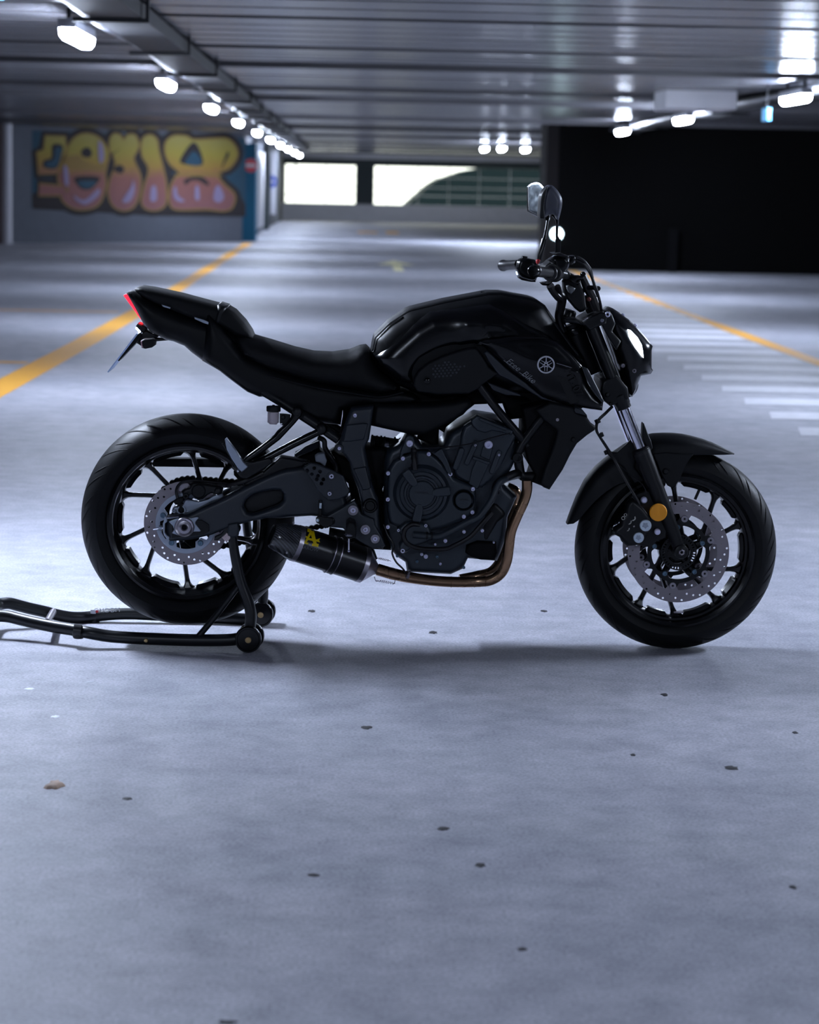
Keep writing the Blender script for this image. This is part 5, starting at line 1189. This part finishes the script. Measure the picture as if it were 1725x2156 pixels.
tube('rear_axle', [Vector((RC.x, BY - 0.14, RC.z)), Vector((RC.x, BY + 0.14, RC.z))], 0.012, steel, bike, smooth=False, seg=20)
# calipers
for dd in (-0.118, 0.074):
    bk = plate('caliper_bracket', 'Q', [(300, 150), (430, 100), (560, 60), (680, 180), (790, 250), (800, 420), (770, 600), (760, 700), (640, 740), (560, 820), (400, 790), (250, 800), (180, 740), (160, 660), (240, 560), (270, 420), (255, 260)], dd + (0.012 if dd < 0 else 0), dd + 0.028, blk, bike, rr=0.006)
    cal = plate('front_caliper', 'Q', [(255, 250), (330, 190), (420, 260), (470, 300), (560, 420), (570, 560), (520, 640), (470, 760), (400, 790), (250, 790), (190, 740), (160, 690), (80, 650), (90, 580), (170, 530), (190, 420), (230, 390)], dd - 0.022, dd + 0.024, blk, bike, rr=0.012)
    if dd < 0:
        for x, y, r in ((490, 533, 77), (400, 690, 70)):
            R_s = r / 6.1607 * PX
            cb = lathe('caliper_bolt', P_('Q', x, y, -0.142), (0, -1, 0), [(0, 0.004), (R_s * 0.92, 0.004), (R_s, 0.001), (R_s, -0.01)], zinc, cal, seg=36)
            st_ = [(x + (30 if k % 2 else 44) * r / 77 * math.cos(2 * PI * k / 10 + 0.3), y + (30 if k % 2 else 44) * r / 77 * math.sin(2 * PI * k / 10 + 0.3)) for k in range(10)]
            plate('star_socket', 'Q', st_, -0.1468, -0.14, alu, cal, rr=0.0005)
        bolt('Q', 472, 203, -0.125, 44, boltm, bk, sock=False, h=0.006); bolt('Q', 645, 615, -0.125, 42, boltm, bk, sock=False, h=0.006); bolt('Q', 340, 543, -0.142, 15, steel, cal, sock=False)
        for x, y, r in ((335, 440, 38), (285, 490, 34), (210, 440, 26), (265, 580, 30), (240, 400, 22)):
            lathe('pad_pin', P_('Q', x, y, -0.128), (-0.3, -1, 0.2), [(r / 6.16 * PX * 0.6, 0.012), (r / 6.16 * PX, 0.012), (r / 6.16 * PX, -0.01)], gloss, cal, seg=16)
        ref = lathe('reflector', P_('Q', 655, 362, -0.142), (0, -1, 0), [(0, 0.006), (0.0235, 0.006), (0.0255, 0.004), (0.026, 0)], amber, bike, seg=40)
        tube('reflector_post', [P_('Q', 655, 362, -0.142), P_('Q', 655, 362, -0.11)], 0.01, blk, bike, smooth=False, seg=12)
# front mudguard: an arched shell with side tabs
O_ = [(45, 725), (58, 680), (80, 620), (120, 520), (180, 400), (225, 340), (270, 290), (330, 240), (400, 185), (480, 130), (580, 75), (700, 45), (780, 41), (850, 42), (930, 50), (1000, 65), (1080, 87), (1150, 112), (1220, 145), (1270, 170), (1312, 192)]
I_ = [(62, 732), (100, 728), (135, 705), (190, 640), (260, 560), (300, 525), (345, 488), (400, 450), (450, 425), (510, 412), (580, 380), (680, 290), (740, 240), (800, 222), (880, 214), (950, 211), (1030, 209), (1110, 208), (1190, 208), (1250, 207), (1306, 204)]
bm = bmesh.new(); rows = []; ns = 15; n_r = len(O_)
for i, (o_, i_) in enumerate(zip(O_, I_)):
    tp = min(1.0, 0.45 + 0.11 * min(i, n_r - 1 - i)); w_ = 0.07 * tp; Po = P_('H', *o_, 0); Pi_ = P_('H', *i_, -w_); row = []
    for k in range(ns):
        a = -PI / 2 + PI * k / (ns - 1); s_, c_ = math.sin(a), math.cos(a)
        s_ = math.copysign(abs(s_) ** 0.8, s_); c_ = c_ ** 0.55
        row.append(bm.verts.new((Pi_.x + (Po.x - Pi_.x) * c_, BY + w_ * s_, Pi_.z + (Po.z - Pi_.z) * c_)))
    rows.append(row)
for a, b_ in zip(rows, rows[1:]):
    for k in range(ns - 1): bm.faces.new((a[k], a[k + 1], b_[k + 1], b_[k]))
bmesh.ops.recalc_face_normals(bm, faces=bm.faces)
bmesh.ops.solidify(bm, geom=bm.faces[:], thickness=0.0025)
mg = link('front_mudguard', from_bm(bm), plast, bike, sharp=60)
for dd in (-0.078, 0.07):
    plate('mudguard_bracket', 'H', [(700, 200), (800, 190), (1010, 206), (985, 235), (950, 290), (905, 395), (868, 450), (842, 456), (812, 440), (770, 370), (735, 280)], dd, dd + 0.008, plast, mg, rr=0.004)
bolt('H', 798, 332, -0.08, 26, blk, mg, sock=False)
plate('mudguard_fin', 'G', [(835, 1095), (840, 1080), (848, 1085), (885, 1180), (915, 1250), (928, 1310), (910, 1335), (860, 1280), (830, 1200)], -0.1, -0.06, plast, mg, rr=0.004)
plate('mudguard_stay', 'H', [(350, 180), (430, 190), (500, 130), (560, 60), (600, 120), (560, 300), (640, 400), (560, 420), (480, 300), (400, 240)], -0.085, -0.07, plast, mg, rr=0.004)
tube('brake_hose', [P_('G', 560, 930, -0.1), P_('G', 500, 990, -0.11), P_('G', 430, 1060, -0.11), P_('G', 415, 1140, -0.11), P_('G', 450, 1210, -0.11), P_('G', 520, 1320, -0.12), P_('G', 600, 1450, -0.13), P_('H', 470, 350, -0.13), P_('H', 520, 440, -0.13), P_('H', 590, 560, -0.13), P_('H', 610, 620, -0.13)], 0.0045, cable, bike, seg=10)
tube('sensor_wire', [P_('H', 350, 190, -0.12), P_('H', 420, 260, -0.12), P_('H', 520, 350, -0.12), P_('H', 620, 430, -0.125), P_('H', 660, 510, -0.12)], 0.0018, cable, bike, seg=6)
for x, y in ((425, 1065), (455, 1190), (510, 1345)): lathe('hose_clip', P_('G', x, y, -0.11), (0.4, 0, -0.9), [(0.005, -0.006), (0.0085, -0.006), (0.0085, 0.006), (0.005, 0.006)], blk, bike, seg=14)
# yokes, headstock
plate('top_yoke', 'K', [(930, 235), (1000, 215), (1100, 216), (1190, 295), (1240, 250), (1340, 190), (1480, 120), (1590, 140), (1560, 300), (1420, 350), (1310, 405), (1240, 330), (1100, 300), (1000, 290), (920, 290)], -0.125, 0.125, blk, bike, rr=0.006)
lathe('ignition_lock', P_('K', 990, 170, -0.01), (0.3, -0.1, 1), [(0, 0.016), (0.016, 0.016), (0.02, 0.01), (0.022, -0.02)], gloss, bike, seg=24)
bolt('K', 1492, 248, -0.127, 34, chrome, bike)
plate('lock_glint', 'K', [(905, 298), (925, 290), (945, 335), (925, 345)], -0.05, -0.045, chrome, bike, rr=0.001)
tube('steering_head', [P_('K', 1040, 300, 0), P_('K', 1130, 560, 0), P_('K', 1230, 800, 0), P_('K', 1330, 1060, 0)], 0.033, blk, bike, seg=32)
lathe('bearing_race', P_('K', 1080, 400, 0), (0.38, 0, -0.92), [(0.033, -0.01), (0.038, -0.008), (0.040, 0.0), (0.038, 0.01), (0.033, 0.012)], gloss, bike, seg=40)
plate('bottom_yoke', 'G', [(470, 700), (600, 640), (700, 760), (715, 870), (620, 905), (540, 930), (480, 880), (450, 800)], -0.12, 0.12, blk, bike, rr=0.008)
bolt('G', 515, 825, -0.124, 22, blk, bike, sock=False); bolt('G', 542, 908, -0.124, 18, blk, bike, sock=False)
lathe('fork_cap', P_('K', 1290, 240, -0.1), (-0.37, 0, 0.93), [(0.02, -0.01), (0.02, 0.002), (0.014, 0.004), (0.013, 0.008), (0, 0.009)], steel, bike, seg=24)
# headlight unit
hl = sym_body('headlight_cowl', 'G', [(455, 110), (470, 60), (512, 28), (545, 30), (600, 65), (640, 95), (685, 125), (760, 200), (840, 290), (905, 372), (897, 410), (895, 570), (908, 590), (888, 622), (800, 640), (780, 690), (745, 790), (720, 830), (700, 820), (660, 740), (600, 600), (560, 470), (500, 300), (470, 200)], 0.105, gloss, bike, rr=0.05, res=0.013)
hl['label'] = 'angular black headlight unit'
plate('visor', 'G', [(560, 95), (600, 70), (650, 100), (690, 130), (760, 203), (840, 292), (903, 372), (897, 405), (860, 350), (770, 250), (690, 180), (640, 150)], -0.07, 0.07, greyp, hl, rr=0.004)
plate('daytime_light', 'G', [(702, 232), (728, 240), (790, 305), (828, 372), (838, 430), (844, 490), (822, 468), (770, 400), (725, 325), (710, 290)], -0.112, -0.07, led, hl, rr=0.003)
plate('cowl_bracket', 'G', [(460, 110), (480, 60), (530, 60), (560, 100), (590, 180), (560, 250), (640, 340), (600, 420), (520, 300), (470, 200)], -0.118, -0.09, blk, hl, rr=0.006)
for x, y, d, r in ((515, 95, -0.119, 26), (655, 560, -0.1, 20), (757, 607, -0.1, 20), (463, 148, -0.12, 14)): bolt('G', x, y, d, r, boltm if r > 20 else steel, hl)
for x, y in ((655, 103), (765, 197)): lathe('visor_screw', P_('G', x, y, -0.05), (0.6, -0.3, 0.7), [(0, 0.006), (0.004, 0.005), (0.0055, 0.002), (0.0055, -0.002)], boltm, hl, seg=16)
lathe('horn', P_('G', 715, 760, -0.02), (0.5, -0.6, -0.3), [(0, 0.01), (0.02, 0.012), (0.028, 0.008), (0.028, -0.01)], gloss, hl, seg=28)
rad = plate('radiator', 'P', [(1100, 858), (1160, 845), (1205, 858), (1222, 880), (1200, 905), (1185, 950), (1160, 1010), (1142, 1024), (1122, 1016), (1127, 1000), (1112, 975), (1104, 945), (1106, 900)], -0.13, 0.13, darkm, bike, rr=0.01, res=0.03)
plate('radiator_shield', 'G', [(-140, 960), (0, 890), (205, 930), (230, 985), (330, 1010), (335, 1035), (365, 1080), (412, 1115), (400, 1150), (335, 1192), (240, 1270), (180, 1370), (110, 1510), (-10, 1690), (-60, 1670), (-100, 1640), (-60, 1500), (20, 1300), (60, 1150), (-60, 1060)], -0.155, -0.12, plast, rad, rr=0.01)
bolt('G', 60, 1050, -0.15, 24, steel, rad, sock=False); bolt('G', 205, 1230, -0.156, 24, blk, rad, sock=False)
plate('clip', 'G', [(195, 1000), (220, 935), (290, 960), (330, 1010), (300, 1035), (240, 1020)], -0.15, -0.12, greyp, rad, rr=0.004)
# handlebar, risers, controls
HB0 = P_('J', 790, 515, 0.0)
hb = tube('handlebar', [P_('J', 225, 440, -0.385), P_('J', 500, 475, -0.26), P_('J', 700, 500, -0.14), P_('J', 800, 515, -0.05), P_('J', 805, 515, 0.05), P_('J', 560, 480, 0.14), P_('F', 250, 897, 0.27), P_('F', 95, 905, 0.385)], 0.011, blk, bike, seg=20)
plate('riser', 'J', [(735, 620), (780, 560), (830, 440), (900, 480), (1050, 560), (1080, 680), (1130, 800), (1155, 1000), (1172, 1125), (1120, 1175), (1050, 1190), (960, 1120), (870, 1010), (790, 920), (745, 800)], -0.055, -0.02, blk, bike, rr=0.008)
plate('riser', 'J', [(735, 620), (780, 560), (830, 440), (900, 480), (1050, 560), (1080, 680), (1130, 800), (1155, 1000), (1172, 1125), (1120, 1175), (1050, 1190), (960, 1120), (870, 1010), (790, 920), (745, 800)], 0.02, 0.055, blk, bike, rr=0.008)
plate('riser_cap', 'J', [(800, 705), (850, 695), (970, 752), (955, 790), (890, 860), (840, 820), (810, 760)], -0.068, -0.05, mat('grey_dome_plastic', (0.14, 0.15, 0.16), 0.4), bike, rr=0.006)
for k, (x, y, r) in enumerate(((810, 505, 74), )):
    lathe('bar_clamp', P_('J', x, y, -0.075), (0, -1, 0), [(0.0055, 0.004), (0.0075, 0.008), (0.0095, 0.006), (0.012, -0.02)], blk, bike, seg=28)
g1 = lathe('grip', P_('J', 240, 440, -0.385), P_('J', 530, 478, -0.25) - P_('J', 240, 440, -0.385), [(0, -0.006), (0.0165, -0.004), (0.018, 0.0), (0.0162, 0.004), (0.0152, 0.01), (0.0152, 0.125), (0.0215, 0.128), (0.0225, 0.134), (0.018, 0.142)], cable, bike, seg=36)
lathe('bar_end', P_('J', 222, 440, -0.39), P_('J', 240, 440, -0.385) - P_('J', 530, 478, -0.25), [(0.0145, -0.005), (0.0165, 0.0), (0.0165, 0.012), (0.013, 0.017), (0, 0.018)], gloss, g1, seg=32)
g2a, g2b = P_('F', 92, 906, 0.385), P_('F', 255, 895, 0.26)
g2 = lathe('grip', g2a, g2b - g2a, [(0.009, -0.003), (0.0175, 0.0), (0.0178, 0.006), (0.0155, 0.01), (0.0145, 0.06), (0.0145, 0.13)], cable, bike, seg=36)
lathe('bar_end', g2a, g2a - g2b, [(0.009, -0.005), (0.0095, 0.012), (0.0065, 0.016), (0, 0.016)], gloss, g2, seg=24)
plate('switch_housing', 'F', [(232, 935), (245, 880), (262, 850), (290, 838), (345, 835), (420, 850), (440, 900), (450, 1000), (430, 1060), (380, 1062), (300, 1040), (255, 1020), (240, 975)], 0.18, 0.255, gloss, bike, rr=0.012)
plate('switch_button', 'F', [(285, 820), (300, 811), (345, 818), (345, 845), (290, 850)], 0.2, 0.24, blk, bike, rr=0.003)
plate('indicator_switch', 'F', [(248, 1015), (268, 1005), (330, 1020), (420, 1045), (425, 1075), (370, 1072), (285, 1055), (250, 1035)], 0.19, 0.24, blk, bike, rr=0.004)
plate('switchgear_glow', 'F', [(225, 968), (240, 975), (280, 1000), (262, 1006), (232, 998)], 0.2, 0.215, mat('small_white_glow', (0.8, 0.9, 1), 0.3, emis=(0.6, 0.75, 1), es=6), bike, rr=0.001)  # small emissive patch under the far switchgear
plate('switch_housing', 'J', [(480, 250), (590, 170), (780, 155), (850, 200), (870, 290), (830, 420), (720, 480), (690, 600), (560, 640), (480, 710), (380, 700), (350, 660), (480, 640), (560, 560), (600, 420), (560, 300)], -0.25, -0.165, gloss, bike, rr=0.012)
plate('start_switch', 'J', [(262, 235), (300, 222), (330, 240), (300, 300), (280, 320), (258, 290)], -0.1, -0.08, redp, bike, rr=0.002)
lathe('throttle_pulley', P_('J', 560, 470, -0.24), (0.25, 0.97, -0.05), [(0.012, -0.012), (0.024, -0.010), (0.026, 0.0), (0.026, 0.03), (0.02, 0.034)], blk, bike, seg=36)
plate('instrument_display', 'J', [(360, 420), (420, 330), (520, 250), (620, 200), (640, 240), (560, 300), (470, 400), (400, 470)], -0.06, 0.08, plast, bike, rr=0.006)
mc = plate('brake_master_cylinder', 'J', [(830, 200), (860, 165), (950, 158), (975, 210), (965, 290), (900, 330), (840, 350), (815, 290)], -0.19, -0.13, gloss, bike, rr=0.008)
plate('brake_lever', 'J', [(560, 120), (700, 105), (770, 140), (850, 160), (850, 200), (760, 190), (640, 160)], -0.33, -0.2, blk, bike, rr=0.006)
lathe('mirror_mount_bolt', P_('J', 1100, 495, -0.1), (0.3, -0.9, 0.2), [(0, 0.008), (0.005, 0.008), (0.007, 0.005), (0.007, -0.004)], gloss, bike, seg=18)
plate('bracket', 'J', [(880, 560), (900, 520), (1040, 520), (1120, 540), (1130, 600), (1000, 610), (1060, 640), (1010, 700), (880, 640)], -0.08, -0.03, gloss, bike, rr=0.006)
def ctube(pts, r, name='cable', m=cable): return tube(name, [P_('J', *p) for p in pts], r, m, bike, seg=10)
ctube([(900, 190, -0.15), (1000, 195, -0.15), (1100, 250, -0.14), (1200, 390, -0.12), (1270, 560, -0.1), (1330, 720, -0.1), (1390, 920, -0.09), (1430, 1100, -0.08), (1440, 1300, -0.06)], 0.0042)
ctube([(940, 170, -0.15), (1020, 185, -0.15), (1120, 250, -0.14), (1200, 350, -0.12), (1240, 410, -0.1), (1280, 560, -0.08)], 0.0036)
ctube([(960, 230, -0.15), (1060, 270, -0.14), (1160, 360, -0.13), (1250, 520, -0.1), (1310, 700, -0.1), (1370, 900, -0.09)], 0.004)
ctube([(505, 700, -0.1), (560, 800, -0.09), (640, 900, -0.08), (700, 960, -0.07), (690, 1080, -0.06), (660, 1250, -0.05), (690, 1420, -0.05), (740, 1560, -0.05)], 0.0115)
ctube([(640, 720, -0.1), (680, 830, -0.08), (750, 930, -0.07), (730, 1080, -0.05), (700, 1260, -0.04), (760, 1480, -0.04)], 0.009)
ctube([(1080, 520, -0.02), (1140, 640, -0.02), (1210, 780, -0.02), (1280, 900, -0.02), (1340, 1060, -0.02), (1400, 1200, -0.02)], 0.0145, 'wiring_loom')
ctube([(1150, 880, 0.02), (1200, 1000, 0.02), (1240, 1130, 0.02), (1300, 1200, 0.02)], 0.016, 'wiring_loom')
ctube([(1200, 740, -0.03), (1290, 740, -0.05), (1385, 755, -0.08)], 0.007, 'cable_clip')
bolt('J', 1210, 950, -0.04, 40, mat('dull_red_plug', (0.22, 0.06, 0.05), 0.5), bike, name='connector', sock=False)
# mirrors
def mirror(hp, glass, dd, thick, stem, sleeve, front):
    mh = plate('mirror_housing', 'F', hp, dd - thick, dd + thick, shellm if front else plast, bike, rr=0.018 if front else 0.004, res=0.01, smooth=3)
    return mh
mh = mirror([(482, 195), (520, 130), (560, 96), (600, 100), (650, 150), (688, 215), (697, 270), (688, 340), (668, 420), (655, 445), (635, 430), (610, 392), (560, 400), (520, 420), (495, 432), (468, 420), (472, 320)], None, -0.30, 0.045, None, None, True)
mh['label'] = 'mirror shell seen from its back'
plate('mirror_rim', 'F', [(482, 195), (522, 130), (545, 112), (530, 180), (512, 300), (515, 425), (495, 434), (466, 420), (470, 320)], -0.36, -0.26, blk, mh, rr=0.004, smooth=3)
xl = P_('F', 345, 200, 0.33).x
zl = P_('F', 430, 240, 0.33).z
slope = lambda X, Z, D: -(X - xl) * 1.25 + (Z - zl) * 0.32
mh2 = link('mirror_housing', pillow_me(outl('F', [(345, 110), (360, 85), (400, 62), (440, 58), (475, 75), (520, 140), (540, 250), (530, 380), (500, 430), (470, 425), (440, 412), (352, 365), (343, 340), (342, 150)], 0.33, 2), 0.34, 0.36, 0.003, res=0.012, fy=slope), gloss, bike)
mgp = [(356, 118), (372, 95), (402, 74), (440, 69), (470, 84), (512, 145), (528, 250), (520, 370), (492, 412), (462, 412), (440, 400), (365, 355), (357, 335)]
link('mirror_glass', pillow_me(outl('F', mgp, 0.325, 2), 0.338, 0.352, 0.0006, res=0.012, fy=slope), mirrorg, mh2)
tube('mirror_stem', [P_('F', 645, 790, -0.28), P_('F', 648, 700, -0.28), P_('F', 650, 640, -0.28)], 0.0082, gloss, bike, smooth=False, seg=18)
tube('mirror_stem', [P_('F', 650, 650, -0.28), P_('F', 636, 600, -0.28), P_('F', 640, 500, -0.28), P_('F', 638, 440, -0.29), P_('F', 615, 390, -0.3)], [0.0055, 0.004, 0.004, 0.0055, 0.009], gloss, bike, seg=14)
tube('mirror_stem', [P_('F', 460, 850, 0.27), P_('F', 470, 780, 0.27), P_('F', 510, 640, 0.28)], [0.0075, 0.0085, 0.0085], gloss, bike, smooth=False, seg=18)
tube('mirror_stem', [P_('F', 508, 650, 0.28), P_('F', 525, 560, 0.29), P_('F', 540, 470, 0.3), P_('F', 545, 430, 0.31), P_('F', 530, 380, 0.32)], [0.0055, 0.0045, 0.0045, 0.008, 0.01], gloss, bike, seg=14)
tube('far_bar_section', [P_('F', 440, 900, 0.2), P_('F', 560, 930, 0.12), P_('F', 700, 980, 0.05)], 0.012, blk, bike, seg=14)

# ================================================================== PADDOCK STAND
nearW = FL(523, 1369.5); farW = FL(549, 1315.6)
dn = nearW.y - BY; df = farW.y - BY
Rn = 0.0385
SR = Vector(((nearW.x + farW.x) / 2, BY, 0))
stand = thing('paddock_stand', 'black tubular rear paddock stand on four small rollers, lifting the rear wheel', 'paddock stand', SR)
dtn, dtf = dn - 0.0, df + 0.0
ntube = [(1385, 700), (1340, 716), (1260, 722), (1100, 722), (900, 716), (700, 706), (600, 697), (500, 679), (420, 664), (300, 644), (200, 624), (110, 603), (50, 588)]
ftube_ = [(1480, 590), (1440, 604), (1300, 598), (1150, 592), (1000, 583), (860, 577), (760, 572), (650, 574), (560, 583), (480, 592), (400, 592), (320, 578), (250, 560), (170, 542), (100, 524), (50, 512)]
def dep(x, s_): return (dtn + 0.13 * max(0, min(1, (480 - x) / 430)) ** 0.8) if s_ < 0 else (dtf - 0.12 * max(0, min(1, (500 - x) / 430)) ** 0.8)
loop = [WP('I', *p, dep(p[0], -1)) for p in ntube]
e1, e2 = loop[-1], WP('I', *ftube_[-1], dep(50, 1))
mid = (e1 + e2) / 2
bend = [Vector((mid.x + (e1.x - mid.x) - 0.035 - 0.03 * math.sin(PI * k / 6), e1.y + (e2.y - e1.y) * (1 - math.cos(PI * k / 6)) / 2, e1.z + (e2.z - e1.z) * k / 6)) for k in range(1, 6)]
loop += bend + [WP('I', *p, dep(p[0], 1)) for p in ftube_[::-1]]
SM = mat('stand_black_powder_coat', (0.005, 0.006, 0.008), 0.36, spec=0.4, bscale=3)
tube('stand_frame', loop, 0.018, SM, stand, n=5, seg=20)
for dd, pts, pb in ((dtn, [('B', 1170, 940), ('B', 1190, 1100), ('B', 1235, 1300), ('B', 1285, 1440), ('B', 1305, 1530), ('B', 1300, 1620)], [('B', 925, 1690), ('B', 1060, 1530), ('B', 1210, 1330)]),):
    u = tube('upright', [WP(*p, dd) for p in pts], [0.0125, 0.0145, 0.0155, 0.0165, 0.0165, 0.0165], SM, stand, seg=20)
    tube('brace', [WP(*p, dd) for p in pb], 0.009, SM, stand, smooth=False, seg=14)
# far upright mirrors the near one
off = Vector((farW.x - nearW.x, dtf - dtn, 0))
nearpts = [WP(*p, dtn) for p in [('B', 1170, 940), ('B', 1190, 1100), ('B', 1235, 1300), ('B', 1285, 1440), ('B', 1305, 1530), ('B', 1300, 1620)]]
tube('upright', [p + off for p in nearpts], [0.0125, 0.0145, 0.0155, 0.0165, 0.0165, 0.0165], SM, stand, seg=20)
tube('brace', [WP(*p, dtn) + off for p in [('B', 925, 1690), ('B', 1060, 1530), ('B', 1210, 1330)]], 0.009, SM, stand, smooth=False, seg=14)
def roller(cx, y, R, name='roller'):
    c = Vector((cx, y, R))
    r_ = lathe(name, c, (0, -1, 0), [(0.0, 0.012), (0.006, 0.012), (R * 0.8, 0.011), (R * 0.84, 0.014), (R * 0.95, 0.014), (R, 0.009), (R, -0.009), (R * 0.95, -0.014), (R * 0.8, -0.012), (0, -0.012)], gloss, stand, seg=44)
    lathe('roller_bolt', c + Vector((0, -0.012, 0)), (0, -1, 0), [(0.0, 0.001), (0.004, 0.001), (0.0045, 0.004), (0.0085, 0.004), (0.0095, 0)], brass, r_, seg=20)
    return r_
nx = WP('B', 1290, 1705, dn).x; 
roller(nx, BY + dn - 0.028, Rn); roller(nx + 0.006, BY + dn + 0.03, Rn)
roller(nx + off.x, BY + df - 0.03, Rn); roller(nx + off.x + 0.006, BY + df + 0.028, Rn)
for y in (BY + dn, BY + df): tube('roller_axle', [Vector((nx + (off.x if y > BY else 0), y - 0.03, Rn)), Vector((nx + (off.x if y > BY else 0), y + 0.03, Rn))], 0.006, steel, stand, smooth=False, seg=12)
# swingarm pads, bobbin nut
tube('lift_pad', [WP('C', 30, 1310, dtn + 0.0), WP('C', 100, 1330, -0.13)], 0.012, plast, stand, smooth=False, seg=14)
plate('lift_hook', 'R', [(1465, 960), (1560, 940), (1700, 1000), (1720, 1080), (1700, 1250), (1600, 1260), (1480, 1180), (1400, 1240), (1340, 1240), (1350, 1180), (1450, 1140), (1500, 1080)], dtn - 0.004, dtn + 0.02, SM, stand, rr=0.004)
lathe('bobbin_nut', WP('R', 1545, 1185, dtn - 0.004), (0.1, -1, 0), [(0, 0.01), (0.006, 0.01), (0.0065, 0.008), (0.0125, 0.008), (0.0145, 0.004), (0.0145, 0)], pinkz, stand, seg=4, sharp=20)
tube('cross_bar', [WP('I', 268, 620, dep(268, -1)), WP('I', 302, 560, dep(302, 1))], 0.011, steel, stand, smooth=False, seg=18)
for v, x, y, dd in (('I', 440, 668, dtn), ('I', 528, 590, dtf)):
    s_ = lathe('extension_collar', WP(v, x, y, dd), (1, 0, 0.12 if y < 620 else -0.12), [(0.017, -0.012), (0.019, -0.011), (0.019, 0.011), (0.017, 0.012)], SM, stand, seg=24)
    lathe('rubber_foot', WP(v, x + 6, y + 20, dd), (0, 0, -1), [(0, 0.012), (0.014, 0.012), (0.017, 0.008), (0.017, -0.004)], cable, stand, seg=20)
lathe('locating_screw', WP('I', 832, 718, dtn) + Vector((0, -0.0165, 0)), (0, -1, 0), [(0, 0.006), (0.005, 0.005), (0.007, 0.001), (0.007, -0.002)], brass, stand, seg=16)
lathe('sleeve_joint', WP('I', 893, 716, dtn), (1, 0, -0.02), [(0.0168, -0.003), (0.0176, -0.002), (0.0176, 0.002), (0.0168, 0.003)], cable, stand, seg=24)
text('brand_lettering', 'OMOOM', WP('N', 1080, 218, dtf - 0.015), 0.02, whited, stand, tilt=math.radians(3), ext=0.0003)
disc('brand_dot', WP('N', 978, 228, dtf - 0.016), 0.0045, redp, stand, th=0.001, seg=14)
box('brand_mark', *(lambda c: (c.x - 0.008, c.x + 0.008, c.y - 0.002, c.y, c.z - 0.006, c.z + 0.006))(WP('N', 940, 230, dtf - 0.015)), whited, stand)
